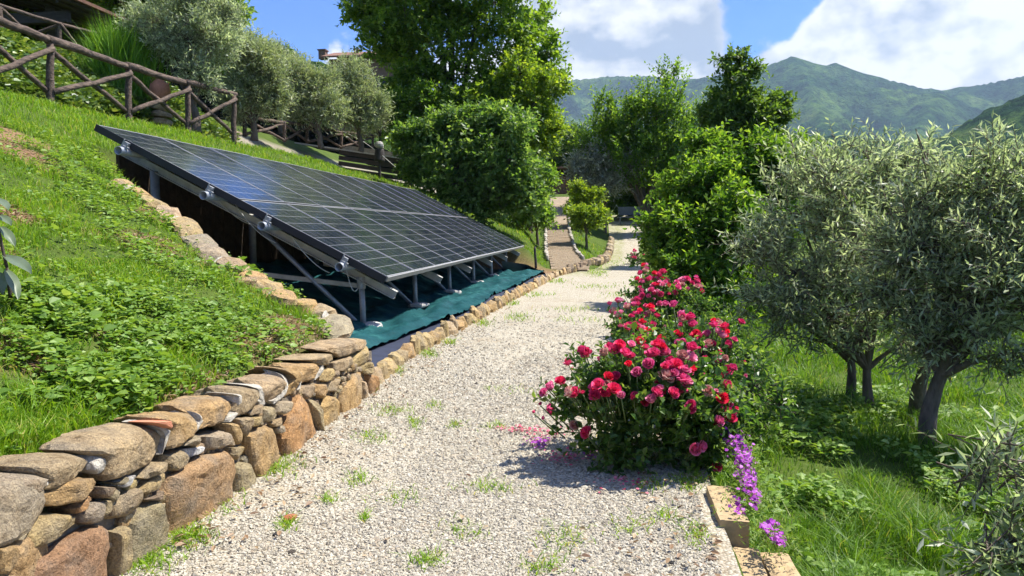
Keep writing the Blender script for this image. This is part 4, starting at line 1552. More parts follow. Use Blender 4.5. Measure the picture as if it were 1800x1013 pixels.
S_, W_ = side_path(np.linspace(0, 4, 60))
mb = MB()
v = np.vstack([S_ + np.column_stack([-W_, 0 * W_, 0 * W_ - .01]), S_ + np.column_stack([W_, 0 * W_, 0 * W_ - .01])])
q = [[i, i + 60, i + 61, i + 1] for i in range(59)]
mb.add(v, q)
spo = obj('paved_path', mb.mesh('paved_path', plain_mat('path_bed', (.25, .19, .125), .95, var=.3, scale=6, bumps=.4)))
tag(spo, 'brown paved side path climbing between the grass and the shrubs', None, None, 'structure')
rng = np.random.RandomState(77)
pm = [MB().box((0, 0, 0), (.235 + .02 * k_, .235, .03)).mesh('paver', M['paver']) for k_ in range(3)]
s = .05
r = 0
while s < 2.4:
    c_, w_ = side_path(np.array([s]))
    n = 4
    for i in range(n):
        o = obj('paver', pm[(i + r) % 3], spo, jit((.25, .19, .125), rng, .06))
        o.location = c_[0] + np.array([(-1 + 2 * (i + .5 + .3 * (r % 2)) / n) * w_[0] * .95, 0, -.010 + .006 * rng.rand()])
        o.rotation_euler = (.16, 0, .06 * (rng.rand() - .5))
    s += .062
    r += 1
for side in (-1, 1):
    e_ = thing('path_edging', ('left' if side < 0 else 'right') + ' hand pale stone edging of the brown side path', 'kerb', sp[1])
    for s in np.arange(.5, 3.6, .085):
        c_, w_ = side_path(np.array([s]))
        o = obj('stone', kms[int(s * 12) % 5], e_, jit((.48, .44, .38), rng))
        o.location = c_[0] + np.array([side * (w_[0] + .07), 0, .03])
        o.scale = (1, 1.25, .6)
# bench at the end of the path
bn = at(1112, 385, 40)
bench = thing('bench', 'bluish grey bench in the shade at the far end of the path', 'bench', bn)
zb = float(zpath(40.0))
bx, by = bn[0], 40.0
for nm, c_, s_ in [('seat', (bx, by, zb + .42), (1.5, .45, .06)), ('backrest', (bx, by + .24, zb + .75), (1.5, .05, .45)), ('leg', (bx - .65, by, zb + .2), (.07, .4, .4)), ('leg', (bx + .65, by, zb + .2), (.07, .4, .4)),
                   ('armrest', (bx - .72, by, zb + .62), (.06, .45, .05)), ('armrest', (bx + .72, by, zb + .62), (.06, .45, .05))]:
    obj(nm, MB().box(c_, s_).mesh(nm, M['bench']), bench)
# dark shed opening at the top of the side path
sh = at(985, 335, 43.5)
shed = thing('shed', 'dark brown shed front deep in shade at the top of the side path', 'shed', (sh[0], sh[1], sh[2] - 1))
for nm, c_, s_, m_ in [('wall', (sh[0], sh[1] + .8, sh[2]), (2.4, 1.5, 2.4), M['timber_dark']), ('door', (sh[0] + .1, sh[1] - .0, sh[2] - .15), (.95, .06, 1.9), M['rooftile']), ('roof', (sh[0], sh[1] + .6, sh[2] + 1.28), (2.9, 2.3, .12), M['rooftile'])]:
    obj(nm, MB().box(c_, s_).mesh(nm, m_), shed)

# ================================================================== vegetation
UP = np.array([0, 0, 1.0])


def rdir(rng, n):
    return nrm(rng.randn(n, 3))


def leaves_mesh(name, base, d, nr, L, W, tint, mat, shape='diamond', fold=.18):
    n = len(base)
    d = nrm(d)
    side = nrm(np.cross(d, nr))
    up = np.cross(side, d)
    L = L[:, None]
    W = W[:, None]
    if shape == 'diamond':
        v = np.stack([base, base + d * L * .42 + side * W * .5 + up * W * fold, base + d * L, base + d * L * .42 - side * W * .5 + up * W * fold], 1)
        k = np.arange(n)[:, None] * 4
        t = np.concatenate([k + [0, 1, 2], k + [0, 2, 3]])
        return mesh_np(name, v.reshape(-1, 3), t, None, [mat], False, {'tint': np.repeat(tint, 4)})
    v = np.stack([base, base + d * L * .25 + side * W * .42 + up * W * fold, base + d * L * .62 + side * W * .46 + up * W * fold, base + d * L - up * L * .12,
                  base + d * L * .62 - side * W * .46 + up * W * fold, base + d * L * .25 - side * W * .42 + up * W * fold], 1)
    k = np.arange(n)[:, None] * 6
    q = np.concatenate([k + [0, 1, 2, 3], k + [0, 3, 4, 5]])
    return mesh_np(name, v.reshape(-1, 3), None, q, [mat], False, {'tint': np.repeat(tint, 6)})


def sticks(mb, a, b, r0, r1):
    """many thin three sided twigs at once"""
    n = len(a)
    d = nrm(b - a)
    s1 = nrm(np.cross(d, UP + .01))
    s2 = np.cross(d, s1)
    V = []
    for c, r in ((a, r0), (b, r1)):
        for th in (0, 2.094, 4.189):
            V.append(c + (s1 * math.cos(th) + s2 * math.sin(th)) * r)
    v = np.stack(V, 1).reshape(-1, 3)
    k = np.arange(n)[:, None] * 6
    q = np.concatenate([k + [0, 1, 4, 3], k + [1, 2, 5, 4], k + [2, 0, 3, 5]])
    mb.add(v, q)


SPEC = dict(
    olive=dict(mat='olive', bark='bark', tw=(.22, .62), k=15, L=(.048, .085), wr=.25, up=.35, out=.9, droop=.10, spread=.75, shape='diamond', nup=.6),
    broad=dict(mat='broad', bark='bark_dark', tw=(.4, .8), k=9, L=(.13, .2), wr=.62, up=.25, out=.9, droop=.18, spread=.8, shape='oval', nup=.9),
    fig=dict(mat='fig', bark='bark', tw=(.4, .75), k=8, L=(.13, .2), wr=.6, up=.35, out=.8, droop=.25, spread=.85, shape='oval', nup=.8),
    upright=dict(mat='broad', bark='bark', tw=(.7, 1.5), k=13, L=(.12, .19), wr=.5, up=.85, out=.6, droop=.06, spread=.8, shape='oval', nup=.8),
    cherry=dict(mat='cherry', bark='bark', tw=(.3, .6), k=11, L=(.07, .11), wr=.5, up=.45, out=.9, droop=.2, spread=.8, shape='oval', nup=.8),
)


def foliage(lobes, spec, n_tw, rng, shell=.35, gapf=1.2, gap=.42, tint_bias=0.0, ls=1.0):
    """twigs and leaves filling a set of ellipsoid lobes; lobes: (centre, radii)"""
    cs = np.array([l[0] for l in lobes])
    rr = np.array([l[1] for l in lobes])
    w = (rr[:, 0] * rr[:, 2]) ** 1.0
    idx = rng.choice(len(lobes), int(n_tw * 2.6), p=w / w.sum())
    dd = rdir(rng, len(idx))
    dd[:, 2] = dd[:, 2] * .9 + .12
    rad = (shell + (1 - shell) * rng.rand(len(idx))) ** .7
    P = cs[idx] + dd * rr[idx] * rad[:, None]
    g = fbm(P * gapf / rr.mean() * 1.0 + 31.7, 3)
    P, dd, idx, rad = P[g > gap], dd[g > gap], idx[g > gap], rad[g > gap]
    P, dd, idx, rad = P[:n_tw], dd[:n_tw], idx[:n_tw], rad[:n_tw]
    n = len(P)
    D = nrm(dd * spec['out'] + UP * spec['up'] + rdir(rng, n) * .55)
    tl = (spec['tw'][0] + (spec['tw'][1] - spec['tw'][0]) * rng.rand(n) ** 1.4) * ls
    P = P - D * tl[:, None] * .5
    k = spec['k']
    t_ = (np.arange(k) + .6) / k
    T = t_[None] + (rng.rand(n, k) - .5) * .05
    pos = P[:, None] + D[:, None] * (tl[:, None] * T)[..., None]
    pos[..., 2] -= spec['droop'] * tl[:, None] * T ** 2
    s1 = nrm(np.cross(D, UP + rdir(rng, n) * .2))
    s2 = np.cross(D, s1)
    ang = np.arange(k)[None] * 2.4 + rng.rand(n, 1) * 6.28
    sd = s1[:, None] * np.cos(ang)[..., None] + s2[:, None] * np.sin(ang)[..., None]
    ld = nrm(D[:, None] * .75 + sd * spec['spread'] + rng.randn(n, k, 3) * .18)
    ld[..., 2] -= spec['droop'] * .6
    nr = nrm(UP * spec['nup'] + rng.randn(n, k, 3) * .5 + dd[:, None] * .45)
    L = (spec['L'][0] + (spec['L'][1] - spec['L'][0]) * rng.rand(n, k)) * ls
    tint = np.clip(.45 + .22 * rng.randn(n, 1) + .18 * rng.randn(n, k) + .25 * (T - .6) + tint_bias, 0, 1)
    return (P, P + D * tl[:, None] - UP * spec['droop'] * tl[:, None], idx), (pos.reshape(-1, 3), ld.reshape(-1, 3), nr.reshape(-1, 3), L.ravel(), (L * spec['wr'] * (.8 + .4 * rng.rand(n, k))).ravel(), tint.ravel())


def bez(a, b, bend, rng, n=7):
    t_ = np.linspace(0, 1, n)[:, None]
    c1 = a + (b - a) * .33 + bend + rng.randn(3) * .04 * np.linalg.norm(b - a)
    c2 = a + (b - a) * .7 + bend * .4 + rng.randn(3) * .05 * np.linalg.norm(b - a)
    return a * (1 - t_) ** 3 + 3 * c1 * t_ * (1 - t_) ** 2 + 3 * c2 * t_ ** 2 * (1 - t_) + b * t_ ** 3


def px_lobes(L):
    out = []
    for px, py, Y, rx, ry in L:
        c = at(px, py, Y)
        k = np.linalg.norm(c - CAM) / FPX
        out.append((c, np.array([rx * k, (rx + ry) * .5 * k, ry * k])))
    return out


def tree(name, label, cat, stems, lobes, spec, n_tw, seed, group=None, trunk_r=.1, shell=.35, gap=.42, gapf=1.2, tint=0.0, mat=None, ls=1.0, fork=.55, twig_r=.004, crown_name='crown'):
    """stems: list of base points; every lobe gets a limb from the nearest stem's fork"""
    rng = np.random.RandomState(seed)
    sp_ = SPEC[spec]
    stems = [np.asarray(s_, float) for s_ in stems]
    root = thing(name, label, cat, stems[0], group)
    lob = []
    for c_, r_ in lobes:                                   # break each mass into uneven sprays
        lob.append((c_, r_ * .80))
        for _ in range(6):
            dv = rdir(rng, 1)[0] * [1, 1, .9] + [0, 0, .18]
            lob.append((c_ + dv * r_ * (.66 + .36 * rng.rand()), r_ * (.22 + .26 * rng.rand())))
    limbs = lobes
    cmid = np.mean([l[0] for l in lob], 0)
    mb = MB()
    forks = []
    for s_ in stems:
        low = min(l[0][2] - l[1][2] * .5 for l in lob)
        fz = max(s_[2] + .15, s_[2] + (low - s_[2]) * fork + .05)
        f = np.array([s_[0] + (cmid[0] - s_[0]) * .25, s_[1] + (cmid[1] - s_[1]) * .25, fz])
        P = bez(s_ - [0, 0, .1], f, rng.randn(3) * .04, rng, 8)
        mb.tube(P, np.linspace(1.25, .8, 8) * trunk_r, 10, False, .10, rng)
        forks.append(f)
    for c_, r_ in limbs:
        f = min(forks, key=lambda q: np.linalg.norm(q[:2] - c_[:2]) + rng.rand() * .1)
        P = bez(f, c_, np.array([0, 0, .12]) * np.linalg.norm(c_ - f), rng, 8)
        mb.tube(P, np.linspace(.62, .14, 8) * trunk_r, 7, False, .1, rng)
    tw, lv = foliage(lob, sp_, n_tw, rng, shell, gapf, gap, tint, ls)
    a, b, idx = tw
    sub = rng.rand(len(a)) < min(1, 350 / len(a))
    C0 = np.array([l[0] for l in lob])[idx]
    sticks(mb, C0[sub] + (rng.rand(sub.sum(), 3) - .5) * .1, a[sub], trunk_r * .13, twig_r)
    sub = rng.rand(len(a)) < min(1, 1300 / len(a))
    sticks(mb, a[sub], b[sub], twig_r, twig_r * .4)
    obj('trunk', mb.mesh('trunk', M[sp_['bark']], True), root)
    obj(crown_name, leaves_mesh(crown_name, *lv, M[mat or sp_['mat']], 'diamond' if stems[0][1] > 18 else sp_['shape']), root)
    return root


def gz_at(p):
    return np.array([p[0], p[1], float(H(p[0], p[1]))])


# ---- right: the two near olives and the branches of a third
tree('olive_tree', 'silvery olive tree with two thin trunks nearest the rose bushes', 'tree',
     [gz_at(at(1543, 712, 6.6)), gz_at(at(1505, 700, 7.0))],
     px_lobes([(1400, 370, 6.9, 80, 85), (1480, 300, 7.0, 75, 60), (1400, 480, 6.6, 85, 75), (1510, 420, 6.7, 85, 90), (1350, 440, 6.8, 45, 60), (1460, 560, 6.5, 85, 55), (1545, 520, 6.8, 70, 70), (1385, 545, 6.5, 55, 50), (1420, 300, 7.2, 45, 50), (1320, 430, 6.8, 35, 40), (1560, 330, 7.2, 60, 70), (1565, 450, 7.0, 60, 80), (1590, 600, 6.8, 45, 35), (1570, 300, 7.2, 60, 50), (1620, 390, 7.0, 60, 70), (1330, 520, 6.8, 45, 45), (1400, 590, 6.6, 45, 30)]),
     'olive', 1450, 101, trunk_r=.042, gap=.51, shell=.55, fork=.75)
tree('olive_tree', 'larger silvery olive tree on two dark leaning trunks at the right', 'tree',
     [gz_at(at(1640, 768, 5.6)), gz_at(at(1612, 714, 6.5))],
     px_lobes([(1640, 345, 5.9, 65, 62), (1735, 320, 5.8, 68, 58), (1770, 420, 5.6, 80, 80), (1650, 450, 5.8, 80, 80), (1710, 530, 5.5, 75, 65), (1615, 545, 5.8, 55, 55), (1800, 530, 5.4, 70, 75), (1622, 275, 6.0, 24, 32), (1740, 262, 5.9, 34, 28), (1860, 390, 5.6, 85, 90), (1690, 610, 5.6, 60, 40), (1575, 420, 6.0, 55, 70), (1690, 390, 5.9, 60, 60), (1560, 500, 6.0, 50, 60), (1790, 620, 5.4, 55, 40), (1620, 615, 5.9, 40, 28)]),
     'olive', 1450, 102, trunk_r=.055, gap=.51, shell=.55, fork=.8)
tree('olive_tree', 'foreground olive whose leafy branches reach in at the lower right edge', 'tree',
     [np.array([2.6, 2.6, -.55])],
     px_lobes([(1770, 800, 2.75, 45, 24), (1730, 822, 2.75, 30, 18), (1815, 810, 2.75, 40, 28), (1765, 950, 2.6, 45, 40), (1800, 985, 2.6, 50, 40), (1850, 900, 2.6, 60, 60), (1735, 985, 2.55, 26, 26)]),
     'olive', 80, 103, trunk_r=.03, gap=.3, fork=.6, twig_r=.003, ls=.9)

# ---- right: fresh green tree behind the roses, and the trees beyond
tree('cherry_tree', 'fresh green fruit tree hanging over the path behind the red roses', 'tree', [gz_at(at(1265, 560, 11.3))],
     px_lobes([(1250, 330, 11.5, 75, 70), (1185, 395, 11, 45, 55), (1320, 310, 11.8, 55, 60), (1270, 420, 11, 75, 60), (1205, 455, 10.6, 50, 45), (1360, 280, 12, 35, 40), (1290, 500, 10.6, 60, 45), (1200, 330, 12, 40, 50), (1155, 445, 11, 30, 35), (1150, 400, 11.3, 28, 35), (1385, 330, 11.8, 40, 50), (1240, 520, 10.5, 45, 35), (1340, 400, 11.5, 50, 60), (1250, 260, 12, 40, 35)]),
     'cherry', 2900, 104, trunk_r=.09, gap=.45, gapf=2.0)
tree('oak_tree', 'dark dense tree standing alone against the blue mountain', 'tree', [gz_at(at(1310, 400, 24))],
     px_lobes([(1290, 150, 24, 42, 42), (1335, 190, 24, 50, 40), (1265, 205, 24, 38, 50), (1320, 235, 24, 55, 40), (1280, 265, 24, 45, 40), (1360, 200, 24, 28, 22), (1300, 300, 24, 70, 60)]),
     'broad', 2400, 105, mat='dark', trunk_r=.16, gap=.46, gapf=2.0, ls=.9, tint=.18)
tree('locust_tree', 'tall feathery tree with upright shoots right of the big tree', 'tree', [gz_at(at(1140, 390, 36))],
     px_lobes([(1150, 180, 36, 45, 45), (1110, 220, 36, 45, 50), (1180, 240, 36, 45, 70), (1060, 200, 36, 25, 28), (1130, 290, 36, 70, 55), (1050, 250, 36, 40, 40), (1195, 310, 36, 50, 60), (1175, 140, 36, 22, 25), (1090, 290, 37, 50, 50)]),
     'upright', 2300, 106, trunk_r=.14, gap=.47, ls=1.1, mat='cherry', tint=.1, shell=.5)
tree('smoke_bush', 'silver grey shrub in the shade at the end of the path', 'shrub', [gz_at(at(1065, 362, 36.5))],
     px_lobes([(1050, 280, 36, 30, 22), (1088, 292, 36, 28, 22), (1028, 302, 36, 22, 24), (1065, 322, 36, 32, 22)]), 'olive', 1100, 107, mat='silver', ls=3.4, trunk_r=.08, gap=.42)
for i, (L, lab) in enumerate([
    ([(1110, 335, 43, 60, 40), (1170, 340, 42, 60, 60), (1130, 365, 43.5, 60, 30), (1075, 350, 44, 40, 30)], 'dark green hedge closing off the end of the path behind the bench'),
    ([(1010, 280, 46, 50, 45), (965, 300, 46, 40, 50), (1040, 320, 46, 40, 40)], 'dark green hedge above the shed at the top of the side path'),
    ([(1500, 575, 15, 110, 35), (1400, 590, 15, 80, 35), (1620, 585, 15, 90, 35), (1330, 570, 13.5, 45, 45)], 'dark green bushes in the shade behind the olive trunks'),
    ([(1750, 590, 14, 110, 45), (1850, 560, 14, 80, 60)], 'green bush behind the larger olive at the right edge'),
    ([(1420, 330, 20, 70, 60), (1520, 380, 22, 90, 60), (1640, 380, 24, 110, 60), (1760, 370, 24, 110, 70)], 'green thicket seen through the olive crowns'),
    ([(1290, 320, 30, 50, 40), (1240, 360, 32, 40, 40), (1390, 300, 30, 60, 45)], 'green trees filling the gap below the dark tree')]):
    px, py, Y = L[0][:3]
    b_ = at(px, py + 60, Y)
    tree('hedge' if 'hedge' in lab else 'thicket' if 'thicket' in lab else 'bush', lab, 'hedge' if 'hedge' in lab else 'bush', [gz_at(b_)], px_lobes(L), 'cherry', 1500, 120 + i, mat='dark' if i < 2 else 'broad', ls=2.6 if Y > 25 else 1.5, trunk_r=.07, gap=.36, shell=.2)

# ---- centre and left
tree('maple_tree', 'big dark green broadleaf tree rising out of the top of the picture', 'tree', [gz_at(at(800, 350, 30))],
     px_lobes([(720, 30, 30, 80, 75), (850, 0, 30, 95, 80), (780, 100, 29.5, 100, 70), (900, 120, 29.5, 75, 75), (680, 75, 30, 65, 55), (840, 190, 29, 95, 65), (740, 165, 29.5, 70, 50), (945, 210, 29, 50, 70), (640, 20, 30, 35, 40), (960, 120, 30, 35, 40), (940, 40, 31, 35, 40), (780, -60, 30, 120, 60), (690, 200, 30, 40, 50)]),
     'broad', 6200, 130, trunk_r=.3, gap=.44, gapf=2.0, ls=1.15, tint=.12)
tree('acacia_tree', 'yellow green sunlit tree crown in front of the big dark tree', 'tree', [gz_at(at(930, 350, 27.5))],
     px_lobes([(915, 130, 27.5, 38, 50), (940, 180, 27, 45, 45), (905, 205, 27, 40, 45), (950, 235, 27, 40, 45), (900, 255, 27, 40, 40)]), 'broad', 1500, 131, mat='broad_y', trunk_r=.12, gap=.42, ls=.85)
tree('fig_bush', 'large glossy leaved bush behind the far end of the solar array', 'bush', [gz_at(at(850, 420, 23))],
     px_lobes([(830, 255, 22.8, 90, 60), (760, 225, 23, 50, 40), (900, 290, 22.4, 55, 70), (800, 320, 22.6, 85, 55), (735, 275, 23.2, 45, 50), (870, 350, 22.4, 60, 50), (930, 340, 22.6, 35, 55), (830, 215, 23, 45, 35), (895, 235, 23, 40, 35)]),
     'fig', 2900, 132, trunk_r=.1, gap=.46, gapf=2.0, ls=1.0, tint=.1)
tree('lilac_bush', 'light green bush left of the glossy bush on the terrace', 'bush', [gz_at(at(722, 270, 27.5))],
     px_lobes([(715, 195, 27.5, 38, 38), (745, 190, 27.5, 30, 35), (720, 230, 27.5, 40, 35)]), 'cherry', 1100, 133, mat='cherry', ls=1.7, trunk_r=.08, gap=.38)
tree('laurel_bush', 'leafy green shrubs growing beside the side path at the far end of the array', 'bush', [gz_at(at(945, 400, 26))],
     px_lobes([(945, 330, 26, 28, 40), (950, 375, 25.5, 22, 25), (925, 370, 25.5, 25, 30)]), 'cherry', 700, 134, mat='cherry', ls=1.5, trunk_r=.05, gap=.35, tint=.15)
for i, (L, b_, lab) in enumerate([
    ([(335, 70, 14.5, 60, 65), (285, 35, 14.6, 45, 45), (355, 135, 14.4, 38, 30), (390, 60, 14.6, 40, 55), (305, 88, 14.8, 40, 34), (340, 0, 14.6, 60, 45), (260, 70, 14.8, 30, 35)], (345, 225, 14.5), 'tall olive tree standing at the log fence by the terracotta jar'),
    ([(440, 150, 18.5, 45, 45), (455, 105, 18.5, 40, 40), (420, 180, 18.3, 30, 28), (475, 175, 18.6, 32, 30)], (447, 240, 18.5), 'rounded olive tree right of the fence end post'),
    ([(540, 172, 22, 40, 42), (550, 148, 22, 32, 24), (515, 192, 22, 32, 30), (572, 192, 22, 30, 35)], (566, 255, 22), 'pale olive tree in the middle of the terrace row'),
    ([(627, 155, 24, 36, 42), (618, 122, 24, 22, 22), (640, 200, 24, 32, 40), (605, 195, 24, 30, 35)], (634, 262, 24), 'olive tree in front of the distant house roof'),
    ([(490, 130, 27, 33, 30), (515, 145, 27, 28, 26), (470, 108, 27, 28, 24)], (495, 230, 27), 'smaller olive tree at the back of the terrace row'),
    ([(680, 205, 29, 26, 24), (660, 215, 29, 20, 20)], (668, 262, 29), 'small pale olive under the big dark tree')]):
    tree('olive_tree', lab, 'tree', [at(*b_)], px_lobes(L), 'olive', [1900, 1700, 1500, 1500, 900, 500][i], 140 + i, mat='olive_y' if i else 'olive', ls=[1.35, 1.7, 1.9, 2.0, 2.3, 2.3][i], trunk_r=.08, gap=.47 if i == 0 else .42, tint=.1)
for i, (L, lab) in enumerate([
    ([(190, 10, 21, 70, 45), (250, -30, 21, 70, 50), (130, -30, 22, 60, 40), (230, 50, 20.5, 45, 35)], 'dense green tree behind the pergola at the upper left'),
    ([(330, -40, 24, 80, 50), (395, 10, 24, 35, 40), (300, 30, 23, 50, 40), (420, 110, 23, 30, 40)], 'dense green tree behind the tall olive'),
    ([(30, 70, 19, 60, 40), (110, 90, 18.5, 50, 30), (-40, 60, 19, 60, 50)], 'green shrubs under the pergola roof')]):
    px, py, Y = L[0][:3]
    b_ = at(px, py + 130, Y)
    tree('broadleaf_tree' if i < 2 else 'shrub', lab, 'tree' if i < 2 else 'shrub', [gz_at(b_)], px_lobes(L), 'cherry', 1900, 160 + i, mat='broad', ls=1.9, trunk_r=.12, gap=.38, tint=.1)
# trees standing on the wooded hillside far behind
rng = np.random.RandomState(70)
proto = None
spots = [(432, 92, 118), (448, 86, 122), (466, 90, 122), (482, 94, 126), (500, 101, 128), (520, 108, 132), (405, 78, 116), (385, 66, 112), (540, 114, 140), (490, 112, 110)]
for i, (px, py, Y) in enumerate(spots):
    p = at(px, py, Y)
    names = 'first second third fourth fifth sixth seventh eighth ninth tenth'.split()
    lab = 'dark far tree on the wooded hillside behind the olives'
    if proto is None:
        proto = tree('hill_tree', lab, 'tree', [np.array([p[0], p[1], p[2] - 4])], [(p + np.array([0, 0, -1.2]), np.array([1.7, 1.7, 2.0])), (p + np.array([.8, 0, -2.6]), np.array([1.8, 1.8, 1.5])), (p + np.array([-1., 0, -2.8]), np.array([1.6, 1.6, 1.4]))],
                     'broad', 500, 170, group='far trees on the wooded hillside', mat='dark', ls=2.4, trunk_r=.15, gap=.35)
        p00 = p
    else:
        r2 = proto.copy()
        C.objects.link(r2)
        r2.location = np.array([p[0], p[1], p[2] - 4])
        s_ = .8 + .5 * rng.rand()
        r2.scale = (s_, s_, s_)
        r2.rotation_euler = (0, 0, rng.rand() * 6)
        for ch in proto.children:
            c2 = ch.copy()
            C.objects.link(c2)
            c2.parent = r2
            c2.matrix_parent_inverse = ch.matrix_parent_inverse.copy()
# lime green shrubs in the bed
for i, (L, b_, lab) in enumerate([([(1030, 385, 26.5, 24, 15), (1045, 378, 26.5, 18, 12), (1018, 375, 26.5, 16, 14)], (1030, 437, 26.5), 'small lime green lemon tree on a short trunk in the grass bed'),
                                  ([(1018, 345, 31, 16, 18), (1030, 350, 31, 16, 14), (1010, 365, 31, 12, 12), (1055, 342, 31, 7, 7)], (1020, 400, 31), 'second lime green lemon tree further up the side path')]):
    tree('lemon_tree', lab, 'tree', [gz_at(at(*b_))], px_lobes(L), 'cherry', 420, 180 + i, mat='lemon', ls=1.5, trunk_r=.045, gap=.3, group='lemon trees')

# broom: upright fine green stalks
rng = np.random.RandomState(55)
bb = at(218, 168, 14.2)
broom = thing('broom_bush', 'bright green feathery broom bush behind the log fence', 'bush', bb)
n = 5200
base = bb + np.column_stack([rng.randn(n) * .28, rng.randn(n) * .22, -.25 + rng.rand(n) * .9])
d = nrm(np.column_stack([-.10 + .34 * rng.randn(n), .3 * rng.randn(n), np.ones(n)]))
L = .35 + .55 * rng.rand(n)
L *= np.clip(1.4 - np.abs(base[:, 0] - bb[0]) * .9, .4, 1.4)
obj('foliage', leaves_mesh('foliage', base, d, rdir(rng, n), L, np.full(n, .016), np.clip(.5 + .25 * rng.randn(n), 0, 1), M['broom']), broom)
mb = MB()
for k in range(7):
    mb.tube([bb + [.1 * rng.randn(), .1 * rng.randn(), -.5], bb + [.25 * rng.randn(), .2 * rng.randn(), .5]], [.02, .008], 5)
obj('stem', mb.mesh('stem', M['stem']), broom)

# ------------------------------------------------------------------ ground cover
def polar_points(rng, n, r0, r1, px0, px1):
    r = r0 * (r1 / r0) ** rng.rand(n)
    px = px0 + (px1 - px0) * rng.rand(n)
    d = FWD[None] + RGT[None] * ((px - 900) / FPX)[:, None]
    d[:, 2] = 0
    d = nrm(d)
    return d[:, 0] * r, d[:, 1] * r, r


def left_ok(x, y):
    return (x < XL(y) - .19) & (in_pit(x, y) < .02) & (np.abs(y - cut_y(x)) > np.where((x > -4.4), .12, .02)) & (grit_at(x, y) < .5) & \
        ((np.abs(x - np.interp(y, SPY, SPX)) > .62) | (y < 21.2)) & (x > -9.0)


def blades(name, x, y, r, h, w, lean, tint, mat, rng, z=None):
    n = len(x)
    z = H(x, y) if z is None else z
    b = np.column_stack([x, y, z - .01])
    a = rng.rand(n) * 6.283
    s = np.column_stack([np.cos(a), np.sin(a), 0 * a])
    la = rng.rand(n) * 6.283
    ld = np.column_stack([np.cos(la), np.sin(la), 0 * la]) * (lean * h)[:, None]
    w = w[:, None]
    m = b + UP * (h * .58)[:, None] + ld * .32
    t = b + UP * (h * (1 - .25 * lean))[:, None] + ld
    v = np.stack([b - s * w * .5, b + s * w * .5, m + s * w * .38, m - s * w * .38, t], 1).reshape(-1, 3)
    k = np.arange(n)[:, None] * 5
    me = mesh_np(name, v, k + [3, 2, 4], k + [0, 1, 2, 3], [mat], False, {'tint': np.repeat(tint, 5)})
    return obj(name, me)


def carpet(name, x, y, r, hgt, L, wr, tint, mat, rng, nup=1.2, z=None):
    n = len(x)
    z = H(x, y) if z is None else z
    a = rng.rand(n) * 6.283
    d = np.column_stack([np.cos(a), np.sin(a), .25 * rng.randn(n) + .15])
    nr = nrm(UP * nup + rng.randn(n, 3) * .4)
    return obj(name, leaves_mesh(name, np.column_stack([x, y, z + hgt]), d, nr, L, L * wr, tint, mat, 'oval', .12))


rng = np.random.RandomState(90)
x, y, r = polar_points(rng, 400000, 1.7, 30, -420, 1085)
ok = left_ok(x, y)
x, y, r = x[ok], y[ok], r[ok]
tuft = fbm(np.stack([x * 3.1, y * 3.1], -1), 4, .6)
soil = soilness(x, y)
weed = sstep(.47, .56, fbm(np.stack([x * 1.25 + 40, y * 1.25], -1), 4, .55)) * (1 - sstep(7.5, 9, y))
keep = rng.rand(len(x)) < (1 - .93 * soil) * (1 - .62 * weed) * (.35 + 1.1 * sstep(.35, .6, tuft))
x, y, r, tuft, weed, soil = x[keep], y[keep], r[keep], tuft[keep], weed[keep], soil[keep]
x, y, r, tuft, weed, soil = [a[:165000] for a in (x, y, r, tuft, weed, soil)]
h = (.025 + .055 * rng.rand(len(x))) * (.5 + 1.2 * sstep(.38, .65, tuft)) * np.where(r > 9, 1.3, 1)
w = np.maximum(.0045, r * .00075)
g = blades('hillside_grass', x, y, r, h, w, .25 + .6 * rng.rand(len(x)), np.clip(.45 + .25 * rng.randn(len(x)) + .5 * (tuft - .5), 0, 1) * np.where(rng.rand(len(x)) < .05, 0, 1) + np.where(rng.rand(len(x)) < .04, .5, 0), M['grass'], rng)
tag(g, 'bright green grass covering the slope left of the path', 'grass', None, 'stuff')

x, y, r = polar_points(rng, 190000, 1.7, 9.5, -420, 760)
ok = left_ok(x, y)
x, y, r = x[ok], y[ok], r[ok]
weed = sstep(.45, .56, fbm(np.stack([x * 1.25 + 40, y * 1.25], -1), 4, .55))
clump = fbm(np.stack([x * 5 + 9, y * 5], -1), 3)
keep = rng.rand(len(x)) < (weed * .9 + .10) * (1 - .85 * soilness(x, y)) * sstep(.38, .55, clump)
x, y, r, clump = x[keep][:60000], y[keep][:60000], r[keep][:60000], clump[keep][:60000]
big = rng.rand(len(x)) < .12
L = np.where(big, .035 + .03 * rng.rand(len(x)), .014 + .016 * rng.rand(len(x)))
c = carpet('clover', x, y, r, (.02 + .07 * rng.rand(len(x))) * sstep(.36, .6, clump) + .012, L, .85, np.clip(.45 + .25 * rng.randn(len(x)), 0, 1), M['clover'], rng, 1.3)
tag(c, 'clover and broad leaved weeds patching the grass slope', 'weeds', None, 'stuff')
# dry litter on the bare soil
x, y, r = polar_points(rng, 60000, 2.3, 8.5, -140, 700)
ok = left_ok(x, y) & (soilness(x, y) > .25)
x, y, r = x[ok][:9000], y[ok][:9000], r[ok][:9000]
c = carpet('dry_litter', x, y, r, .004 + .01 * rng.rand(len(x)), .012 + .03 * rng.rand(len(x)), .3, rng.rand(len(x)), M['dry'], rng, 1.5)
tag(c, 'dry straw and clods littering the bare patches of the slope', 'litter', None, 'stuff')

